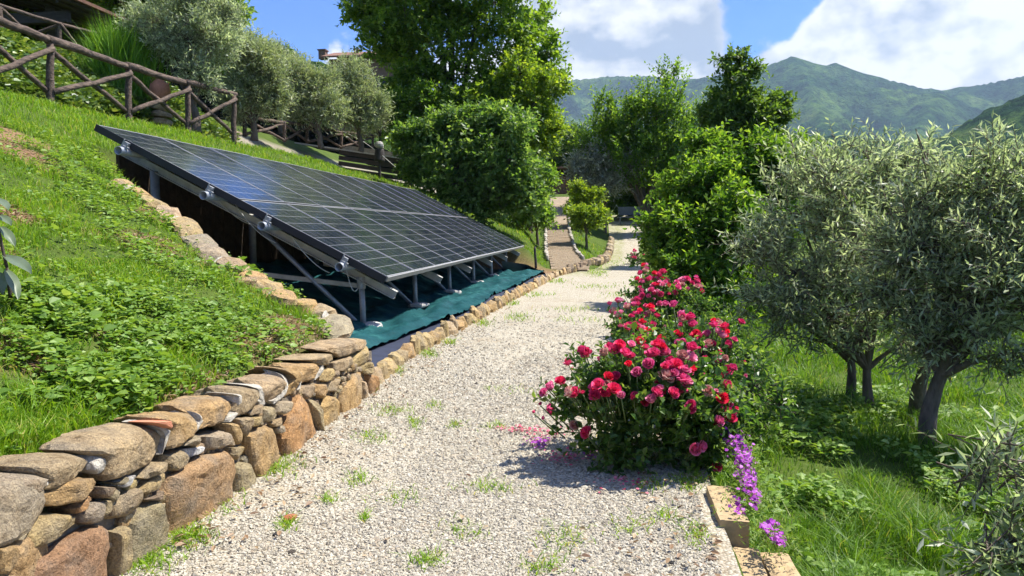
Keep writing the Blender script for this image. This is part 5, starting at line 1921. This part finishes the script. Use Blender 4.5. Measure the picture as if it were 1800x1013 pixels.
# ivy over the bank behind the fence
x = -9.35 - 3.2 * rng.rand(22000)
y = 8.5 + 9.0 * rng.rand(22000)
ok = fbm(np.stack([x * 1.5, y * 1.5], -1), 3) > .34
x, y = x[ok], y[ok]
lump = .75 * fbm(np.stack([x * 1.1, y * 1.1 + 5], -1), 3)
c = carpet('ivy', x, y, y, lump * (.4 + .7 * rng.rand(len(x))) + .02, .07 + .06 * rng.rand(len(x)), .8, np.clip(.45 + .28 * rng.randn(len(x)), 0, 1), M['ivy'], rng, .6)
tag(c, 'ivy and creepers covering the bank behind the log fence', 'ivy', None, 'stuff')

# orchard grass on the right
x, y, r = polar_points(rng, 150000, 2.3, 26, 1120, 2000)
ok = (x > XR(y) + .12)
x, y, r = x[ok], y[ok], r[ok]
tuft = fbm(np.stack([x * 2.2 + 8, y * 2.2], -1), 4, .6)
keep = rng.rand(len(x)) < .35 + .9 * sstep(.38, .6, tuft)
x, y, r, tuft = [a[keep][:78000] for a in (x, y, r, tuft)]
s_ = x - XR(y)
h = (.06 + .13 * rng.rand(len(x))) * (.45 + 1.3 * sstep(.38, .66, tuft)) * sstep(-.2, .35, s_)
w = np.maximum(.005, r * .0009)
g = blades('orchard_grass', x, y, r, h, w, .35 + .65 * rng.rand(len(x)), np.clip(.45 + .24 * rng.randn(len(x)) + .5 * (tuft - .5), 0, 1), M['grass_r'], rng)
tag(g, 'lush green grass under the olive trees right of the path', 'grass', None, 'stuff')
x, y, r = polar_points(rng, 60000, 2.4, 8, 1250, 1950)
ok = (x > XR(y) + .2) & (fbm(np.stack([x * 2.0, y * 2 + 70], -1), 3) > .47)
x, y, r = x[ok][:16000], y[ok][:16000], r[ok][:16000]
c = carpet('orchard_weeds', x, y, r, .03 + .11 * rng.rand(len(x)), .018 + .03 * rng.rand(len(x)) ** 2 * 2, .6, np.clip(.5 + .25 * rng.randn(len(x)), 0, 1), M['clover'], rng, .9)
tag(c, 'small leaved weeds among the orchard grass', 'weeds', None, 'stuff')

# gravel stones on the path
x, y, r = polar_points(rng, 170000, 2.15, 11.5, 60, 1420)
ok = (x > XL(y) - .02) & (x < XR(y) - .02) & (rng.rand(len(x)) < (1 - sstep(5.5, 11.5, y)) * (.35 + .65 * sstep(.40, .52, fbm(np.stack([x * 1.7 + 3, y * 1.1], -1), 4))))
x, y, r = x[ok][:56000], y[ok][:56000], r[ok][:56000]
n = len(x)
sz = (.0030 + .0046 * rng.rand(n) ** 2.2) * np.clip(r / 3.0, 1, 1.8)
octv = np.array([(1, 0, -.4), (0, 1, -.4), (-1, 0, -.4), (0, -1, -.4), (0, 0, 1)], float)
v = octv[None] * (.75 + .6 * rng.rand(n, 5, 1)) + .25 * rng.randn(n, 5, 3)
a = rng.rand(n) * 6.28
ca, sa = np.cos(a)[:, None], np.sin(a)[:, None]
v = np.stack([v[..., 0] * ca - v[..., 1] * sa, v[..., 0] * sa + v[..., 1] * ca, v[..., 2] * .62], -1) * np.stack([1 + .6 * rng.rand(n), np.ones(n), np.ones(n)], -1)[:, None]
v = v * sz[:, None, None] + np.column_stack([x, y, path_z(x, y) + .006 + sz * .22])[:, None]
k = np.arange(n)[:, None] * 5
t = np.concatenate([k + f for f in ([0, 1, 4], [1, 2, 4], [2, 3, 4], [3, 0, 4])])
g = obj('gravel', mesh_np('gravel', v.reshape(-1, 3), t, None, [M['pebble']], False, {'tint': np.repeat(rng.rand(n), 5)}))
tag(g, 'pale loose gravel stones lying on the path', 'gravel', None, 'stuff')

# weeds sprouting through the gravel and along the foot of the wall
WEEDS = [(345, 880, 70, 28, 900), (330, 950, 50, 20, 450), (470, 818, 60, 22, 800), (240, 985, 70, 30, 800), (690, 725, 40, 12, 160), (655, 770, 40, 14, 140), (730, 745, 14, 14, 120), (765, 715, 14, 8, 60), (800, 750, 14, 6, 60),
         (630, 845, 30, 12, 90), (580, 880, 22, 10, 60), (505, 925, 18, 14, 110), (750, 990, 34, 16, 130), (640, 915, 8, 8, 40), (860, 860, 60, 14, 130), (870, 750, 30, 8, 70), (1170, 910, 20, 12, 60), (1220, 940, 30, 20, 120),
         (985, 950, 50, 24, 120), (950, 1000, 60, 14, 100), (520, 760, 18, 10, 120), (600, 655, 12, 10, 130), (655, 680, 10, 10, 120), (755, 625, 18, 7, 120), (910, 560, 30, 6, 140), (1010, 545, 60, 5, 120), (940, 520, 50, 5, 160), (1050, 505, 50, 5, 150),
         (975, 495, 30, 5, 160), (1095, 520, 40, 5, 100), (1030, 565, 80, 5, 90), (1150, 855, 40, 16, 120), (1060, 790, 40, 14, 150), (1215, 850, 30, 20, 250), (1085, 470, 30, 5, 120), (1050, 480, 20, 8, 260), (1065, 455, 14, 12, 300), (1075, 440, 10, 10, 220), (700, 655, 12, 8, 90), (790, 605, 14, 6, 90), (850, 570, 14, 5, 90), (900, 535, 14, 4, 90), (560, 745, 14, 8, 120), (430, 835, 20, 10, 200), (820, 940, 50, 20, 90), (700, 880, 50, 16, 70), (1100, 930, 50, 20, 80), (900, 690, 60, 12, 60)]
X_, Y_, Hh = [], [], []
for px, py, sx, sy, n in WEEDS:
    qx, qy = px + rng.randn(n) * sx * .45, py + rng.randn(n) * sy * .5
    for a_, b_ in zip(qx, qy):
        d = ray(a_, max(b_, 440))
        p = CAM + d * (-CAMH / d[2])
        if p[1] < 30:
            X_.append(p[0])
            Y_.append(p[1])
            Hh.append(1.0)
X_, Y_ = np.array(X_), np.array(Y_)
ok = (X_ > XL(Y_) - .05) & (X_ < XR(Y_) + .05)
X_, Y_ = X_[ok], Y_[ok]
r = np.hypot(X_, Y_)
n = len(X_)
h = (.015 + .05 * rng.rand(n)) * np.clip(r / 5, .8, 1.5)
g = blades('path_weeds', X_, Y_, r, h + .01, np.maximum(.005, r * .0008), .5 + .9 * rng.rand(n), np.clip(.55 + .25 * rng.randn(n), 0, 1), M['grass'], rng, z=path_z(X_, Y_))
tag(g, 'grass tufts sprouting through the gravel and at the foot of the wall', 'weeds', None, 'stuff')

n = 700
yl = 2.3 + 9 * rng.rand(n) ** 1.6
side = rng.rand(n)
xl_ = np.where(side < .45, XL(yl) + .03 + np.abs(rng.randn(n)) * .16, np.where(side < .85, XR(yl) - np.abs(rng.randn(n)) * .22, XL(yl) + (XR(yl) - XL(yl)) * rng.rand(n)))
c = carpet('leaf_litter', xl_, yl, None, .006 + .006 * rng.rand(n), .018 + .022 * rng.rand(n), .5, rng.rand(n), M['dry'], rng, 1.4, z=path_z(xl_, yl) + .012)
tag(c, 'dry brown leaves scattered along the edges of the gravel path', 'litter', None, 'stuff')
# odd pieces lying on the gravel
rng = np.random.RandomState(3)
for px, py, s_, colr, nm, lab, cat in [(511, 916, .05, (.55, .20, .09), 'tile_shard', 'orange tile shard lying on the gravel near the wall', 'tile shard'), (512, 975, .028, (.09, .075, .06), 'pebble', 'dark brown pebble on the gravel below the tile shard', 'pebble'),
                                       (1252, 984, .035, (.30, .20, .13), 'pebble', 'brown pebble on the gravel beside the tufa blocks', 'pebble'), (487, 943, .03, (.05, .05, .05), 'pebble', 'flat black pebble left of the tile shard', 'pebble'),
                                       (1180, 990, .025, (.03, .03, .03), 'pebble', 'small black pebble on the gravel at the bottom of the picture', 'pebble')]:
    d = ray(px, py)
    p = CAM + d * (-CAMH / d[2])
    o = obj(nm, rock_mesh(nm, (s_, s_ * 1.2, s_ * .5), rng, M['stone'], 9, 7, .2, .6), None, colr)
    o.location = (p[0], p[1], float(path_z(p[0], p[1])) + s_ * .22)
    tag(o, lab, cat)

# ------------------------------------------------------------------ roses
rng = np.random.RandomState(17)


def rose_bloom(seed, open_=1.0):
    rg = np.random.RandomState(seed)
    V, Q, T, tint = [], [], [], []
    nv = 0
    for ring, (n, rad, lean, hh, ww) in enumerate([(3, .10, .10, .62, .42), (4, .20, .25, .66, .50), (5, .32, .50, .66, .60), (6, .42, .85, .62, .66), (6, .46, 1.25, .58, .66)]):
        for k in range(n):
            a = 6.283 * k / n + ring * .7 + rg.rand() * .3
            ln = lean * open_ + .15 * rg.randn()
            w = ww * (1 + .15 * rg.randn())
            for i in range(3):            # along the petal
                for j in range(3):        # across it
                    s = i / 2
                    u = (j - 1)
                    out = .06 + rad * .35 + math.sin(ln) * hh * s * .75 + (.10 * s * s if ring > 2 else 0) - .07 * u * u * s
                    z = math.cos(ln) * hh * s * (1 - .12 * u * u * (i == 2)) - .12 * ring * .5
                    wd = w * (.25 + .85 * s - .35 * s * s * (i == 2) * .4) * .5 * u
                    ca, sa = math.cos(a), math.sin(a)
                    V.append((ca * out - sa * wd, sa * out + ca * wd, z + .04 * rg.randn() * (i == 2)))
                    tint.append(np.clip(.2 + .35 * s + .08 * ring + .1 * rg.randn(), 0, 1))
            for i in range(2):
                for j in range(2):
                    b = nv + i * 3 + j
                    Q.append([b, b + 1, b + 4, b + 3])
            nv += 9
    V = np.array(V)
    V[:, 2] -= .1
    return mesh_np('bloom', V * .052, None, Q, [M['rose']], True, {'tint': np.array(tint)})


bms = [rose_bloom(s, o_) for s, o_ in ((1, .72), (2, .9), (3, .6), (4, .8), (5, .5))]
PINKS = [(.72, .045, .15), (.78, .09, .25), (.64, .03, .13), (.74, .03, .11), (.80, .20, .34), (.78, .02, .06), (.74, .11, .26), (.70, .05, .17), (.56, .22, .21), (.74, .05, .16)]


def bloom_heads(c, rad, blooms_px):
    heads = []
    for px, py in blooms_px:
        d_ = ray(px, py)
        o_, D_ = (CAM - c) / rad, d_ / rad
        A_, B_, C_ = D_ @ D_, 2 * o_ @ D_, o_ @ o_ - 1.0
        disc = B_ * B_ - 4 * A_ * C_
        tt = (-B_ - math.sqrt(disc)) / (2 * A_) if disc > 0 else -B_ / (2 * A_)
        heads.append(CAM + d_ * tt)
    return heads


def rose_bush(label, c, rad, n_leaf, blooms_px, seed, leaf_scale=1.0, bsc=1.0):
    rg = np.random.RandomState(seed)
    c = np.array(c, float)
    rad = np.array(rad, float)
    root = thing('rose_bush', label, 'rose bush', (c[0], c[1], c[2] - rad[2]), 'red rose bushes along the path')
    base = np.array([c[0], c[1], c[2] - rad[2]])
    n_tw = n_leaf // 10
    lob = [(c, rad * .9)]
    for k in range(9):
        d_ = rdir(rg, 1)[0]
        d_[2] = abs(d_[2]) * .9 - .25
        lob.append((c + d_ * rad * .62, rad * (.38 + .15 * rg.rand())))
    for k in range(5):                                    # skirt of leaves near the ground
        a_ = rg.rand() * 6.28
        lob.append((np.array([c[0] + math.cos(a_) * rad[0] * .55, c[1] + math.sin(a_) * rad[1] * .55, base[2] + rad[2] * .42]), rad * .36))
    heads = bloom_heads(c, rad, blooms_px)
    for h_ in heads[::2]:
        lob.append((h_ - nrm(((h_ - c) / rad)[None])[0] * .10 - UP * .05, np.array([.09, .09, .08])))
    spec = dict(tw=(.10, .22), k=10, L=(.026, .046), wr=.66, up=.35, out=.8, droop=.15, spread=.9, shape='oval', nup=.7)
    tw, lv = foliage(lob, spec, n_tw, rg, .25, 1.6, .40, 0.0, leaf_scale)
    mb = MB()
    for k in range(14):
        d_ = rdir(rg, 1)[0] * rad * np.array([.8, .8, .55])
        P = bez(base + [rg.randn() * .04, rg.randn() * .04, -.03], c + d_, np.array([0, 0, .1]), rg, 6)
        mb.tube(P, np.linspace(.009, .004, 6), 5)
    sticks(mb, tw[0], tw[1], .003, .0015)
    # blooms: where the sight line meets the bush's outline
    for h_ in list(heads):
        if rg.rand() < .8:
            heads.append(h_ + np.array([rg.randn() * .035, abs(rg.randn()) * .05, rg.randn() * .03]) * bsc)
    for h_ in list(heads):
        if h_[2] > c[2] - .05 and rg.rand() < .6:
            heads.append(h_ + np.array([rg.randn() * .045, abs(rg.randn()) * .06, rg.randn() * .03]) * bsc)
    nrand = int(len(blooms_px) * .4)
    for k in range(nrand):                      # and the sides turned away
        d_ = nrm((rdir(rg, 1)[0] * [1, 1, .6] + [0, .75, .45])[None])[0]
        heads.append(c + d_ * rad * (.95 + .12 * rg.rand()))
    for h_ in heads:
        outv = nrm(((h_ - c) / rad)[None])[0]
        stem0 = h_ - outv * rad * .22 - UP * .12
        mb.tube([stem0, h_ - UP * .01], [.004, .003], 5)
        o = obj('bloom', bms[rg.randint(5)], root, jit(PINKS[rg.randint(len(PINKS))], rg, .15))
        o.location = h_
        dv = Vector(outv * .8 + UP * .55 + rg.randn(3) * .3)
        o.rotation_euler = (dv.to_track_quat('Z', 'Y') @ Vector((0, 0, 0)).to_track_quat('Z', 'Y')).to_euler() if False else dv.to_track_quat('Z', 'Y').to_euler()
        s_ = (.34 if rg.rand() < .16 else .58 + .40 * rg.rand()) * bsc
        o.scale = (s_, s_, s_)
    obj('stems', mb.mesh('stems', M['stem'], True), root)
    obj('foliage', leaves_mesh('foliage', *lv, M['rose_leaf'], 'oval'), root)
    return root


rose_bush('big front rose bush full of crimson and pink blooms spilling onto the gravel', (.10, 3.62, .30), (.50, .42, .36), 7600,
          [(985, 670), (1000, 690), (955, 690), (950, 710), (955, 735), (1030, 760), (1045, 695), (1065, 690), (1080, 683), (1092, 695), (1080, 615), (1100, 620), (1105, 640), (1023, 615), (1120, 655), (1150, 620), (1165, 610), (1175, 640), (1155, 690), (1145, 702),
           (1160, 683), (1185, 690), (1190, 640), (1205, 650), (1210, 670), (1215, 710), (1185, 655), (1235, 785), (1260, 820), (1270, 700), (1265, 740), (1285, 735), (1090, 608), (1140, 640), (1200, 625), (1110, 605), (1170, 660)], 201)
rose_bush('rose bush with pink clusters standing behind the big front one beside the grass', (.46, 4.55, .30), (.36, .36, .36), 3000,
          [(1200, 555), (1215, 570), (1230, 590), (1215, 610), (1240, 610), (1255, 570), (1270, 590), (1262, 582), (1280, 605), (1210, 560), (1240, 630), (1275, 630), (1280, 650), (1265, 660), (1200, 600), (1190, 585)], 202)
rose_bush('rose bush leaning over the gravel behind the front one', (.17, 5.9, .24), (.38, .42, .27), 2600,
          [(1085, 530), (1080, 545), (1100, 540), (1115, 535), (1125, 545), (1110, 555), (1090, 560), (1140, 550), (1155, 555), (1130, 565), (1140, 580), (1120, 575), (1105, 575), (1165, 595), (1120, 590), (1085, 555), (1150, 570), (1135, 535)], 203, 1.1)
rose_bush('farther rose bush with dense red blooms under the fruit tree', (.42, 8.0, .36), (.48, .5, .36), 2400,
          [(1125, 480), (1135, 475), (1150, 480), (1160, 485), (1140, 490), (1130, 495), (1150, 500), (1160, 495), (1120, 490), (1145, 510), (1125, 505), (1155, 512), (1135, 485), (1165, 500), (1190, 495), (1200, 500), (1208, 490), (1217, 497), (1226, 494), (1192, 505), (1140, 520), (1150, 525)], 204, 1.3, 1.2)
rose_bush('small red rose bush far along the right edge of the path', (.42, 24.5, .33), (.28, .3, .3), 500, [(1112, 447), (1117, 441), (1114, 452), (1120, 448)], 205, 1.6, 1.9)
# filler stems of unopened roses at the bush feet
tree('low_shrub', 'low green shrub between the farther roses and the fruit tree', 'shrub', [gz_at(np.array([.75, 6.6, 0]))],
     [(np.array([.70, 6.4, .12]), np.array([.35, .6, .28])), (np.array([.85, 5.3, .0]), np.array([.3, .5, .28])), (np.array([.8, 7.6, .15]), np.array([.35, .6, .32]))], 'cherry', 700, 206, mat='rose_leaf', ls=.55, trunk_r=.02, gap=.35)

# purple trailing flowers down the edge
rng = np.random.RandomState(61)
flw = thing('purple_flowers', 'trailing cushion of small purple flowers beside the tufa blocks', 'flowers', (.58, 3.0, -.2))
pts = []
for px, py, n, sx, sy in [(1290, 775, 160, 16, 18), (1308, 812, 200, 13, 22), (1318, 845, 190, 11, 18), (1328, 875, 140, 9, 14), (1352, 925, 120, 12, 10), (1368, 948, 90, 10, 8), (1280, 745, 60, 14, 14), (1300, 890, 40, 16, 25)]:
    for k in range(n):
        qx, qy = px + rng.randn() * sx * .5, py + rng.randn() * sy * .6
        Y = np.interp(qy, [740, 800, 870, 950], [3.55, 3.3, 3.0, 2.65])
        pts.append(at(qx, qy, Y + .06 * rng.randn()))
pts = np.array(pts)
n = len(pts)
P5 = np.repeat(pts, 5, 0)
a = np.tile(np.arange(5) * 1.2566, n) + np.repeat(rng.rand(n) * 6, 5)
nr = np.repeat(nrm(UP * .8 + rng.randn(n, 3) * .35 + [0, -.4, 0]), 5, 0)
e1 = nrm(np.cross(nr, [1, .2, 0]))
e2 = np.cross(nr, e1)
d = e1 * np.cos(a)[:, None] + e2 * np.sin(a)[:, None]
obj('blossom', leaves_mesh('blossom', P5, d, nr, np.full(5 * n, .0095), np.full(5 * n, .009), np.clip(np.repeat(.5 + .25 * rng.randn(n), 5), 0, 1), M['purple'], 'diamond', .02), flw)
n2 = 2600
ii = rng.randint(0, n, n2)
b_ = pts[ii] + rng.randn(n2, 3) * [.045, .05, .02] - [0, 0, .02]
obj('foliage', leaves_mesh('foliage', b_, nrm(rng.randn(n2, 3) + [0, 0, .6]), nrm(rng.randn(n2, 3) + UP), np.full(n2, .026), np.full(n2, .005), np.clip(.5 + .3 * rng.randn(n2), 0, 1), M['clover']), flw)
# fallen petals under the big bush
for nm, lab, mat, spots in [('purple_petals', 'fallen purple blossoms on the gravel at the foot of the big rose bush', M['purple'], [(948, 780, 18, 8, 70), (1040, 800, 22, 7, 40)]),
                            ('rose_petals', 'fallen pink rose petals scattered on the gravel by the big bush', M['pinkpetal'], [(930, 755, 40, 6, 50), (1000, 805, 40, 10, 80), (900, 752, 20, 3, 20), (960, 765, 30, 8, 40), (1100, 850, 60, 14, 40)])]:
    L_ = []
    for px, py, sx, sy, n in spots:
        for k in range(n):
            d = ray(px + rng.randn() * sx * .6, py + rng.randn() * sy * .6)
            L_.append(CAM + d * (-(CAMH - .016) / d[2]))
    L_ = np.array(L_)
    n = len(L_)
    o = carpet(nm, L_[:, 0], L_[:, 1], None, .004 + .008 * rng.rand(n), .012 + .012 * rng.rand(n), .8, rng.rand(n), mat, rng, 1.5, z=path_z(L_[:, 0], L_[:, 1]) + .014)
    tag(o, lab, 'petals', None, 'stuff')

# ------------------------------------------------------------------ young broad leaved sapling at the left edge
sb = at(22, 560, 2.95)
sap = thing('sapling', 'young sapling with big grey green leaves at the left edge of the slope', 'sapling', gz_at(sb))
tp = at(12, 470, 2.9)
mb = MB()
mb.tube(bez(gz_at(sb) - [0, 0, .05], tp, np.array([0, 0, .02]), np.random.RandomState(1), 7), np.linspace(.012, .006, 7), 7)
mb.tube(bez(tp, at(-10, 360, 2.9), np.array([0, 0, .02]), np.random.RandomState(2), 6), np.linspace(.007, .004, 6), 6)
obj('stem', mb.mesh('stem', M['bark_dark'], True), sap)


def big_leaf(b, tip, width, nr, mat):
    b, tip, nr = map(lambda a: np.asarray(a, float), (b, tip, nr))
    d = tip - b
    L = np.linalg.norm(d)
    d = d / L
    sd = nrm(np.cross(d, nr)[None])[0]
    up = np.cross(sd, d)
    V, Q = [], []
    nu, nv = 9, 7
    for i in range(nu):
        s = i / (nu - 1)
        w = width * .5 * math.sin(math.pi * min(1, s * .93 + .05)) ** .75
        for j in range(nv):
            u = (j / (nv - 1) - .5) * 2
            V.append(b + d * L * s + sd * w * u + up * (.16 * width * abs(u) ** 1.3 - .22 * L * s * s + .02 * width * math.sin(s * 14 + abs(u) * 3)))
    for i in range(nu - 1):
        for j in range(nv - 1):
            k = i * nv + j
            Q.append([k, k + 1, k + nv + 1, k + nv])
    return mesh_np('leaf', V, None, Q, [mat], True, {'tint': np.full(len(V), .85)})


M['bigleaf'] = leaf_mat('big_leaf', [(0, (.07, .11, .05)), (1, (.14, .18, .11))], back=(.14, .22, .05), trans=.25, rough=.35, spec=.6)
for b_, t_, w_, n_ in [(at(8, 452, 2.9), at(66, 468, 2.8), .085, (.2, -.2, 1)), (at(10, 475, 2.9), at(45, 525, 2.8), .07, (.9, -.3, .4)), (at(2, 400, 2.9), at(34, 432, 2.85), .055, (.6, -.4, .8)),
                       (at(0, 380, 2.9), at(24, 392, 2.85), .05, (.2, -.3, 1)), (at(-5, 350, 2.9), at(22, 365, 2.85), .06, (.3, 0, 1)), (at(0, 470, 2.9), at(-50, 480, 2.85), .11, (-.2, -.2, 1)), (at(-6, 350, 2.9), at(-40, 330, 2.9), .09, (-.3, -.2, 1)), (at(5, 480, 2.9), at(0, 520, 2.8), .07, (.3, -.8, .4))]:
    t_ = b_ + (t_ - b_) * .78
    obj('leaf', big_leaf(b_, t_, w_ * .8, n_, M['bigleaf']), sap)

# ------------------------------------------------------------------ haze
hz_m = bpy.data.materials.new('haze')
hz_m.use_nodes = True
t = hz_m.node_tree
t.nodes.clear()
o_ = N(t, 'ShaderNodeOutputMaterial')
pv = N(t, 'ShaderNodeVolumePrincipled')
pv.inputs['Color'].default_value = (.55, .76, 1, 1)
pv.inputs['Density'].default_value = .00011
pv.inputs['Anisotropy'].default_value = .2
t.links.new(pv.outputs[0], o_.inputs['Volume'])
mb = MB().box((700, 1500, 300), (5200, 4400, 1200))
haze = obj('haze', mb.mesh('haze', hz_m))
tag(haze, 'thin blue summer haze in the valley air', 'haze', None, 'stuff')
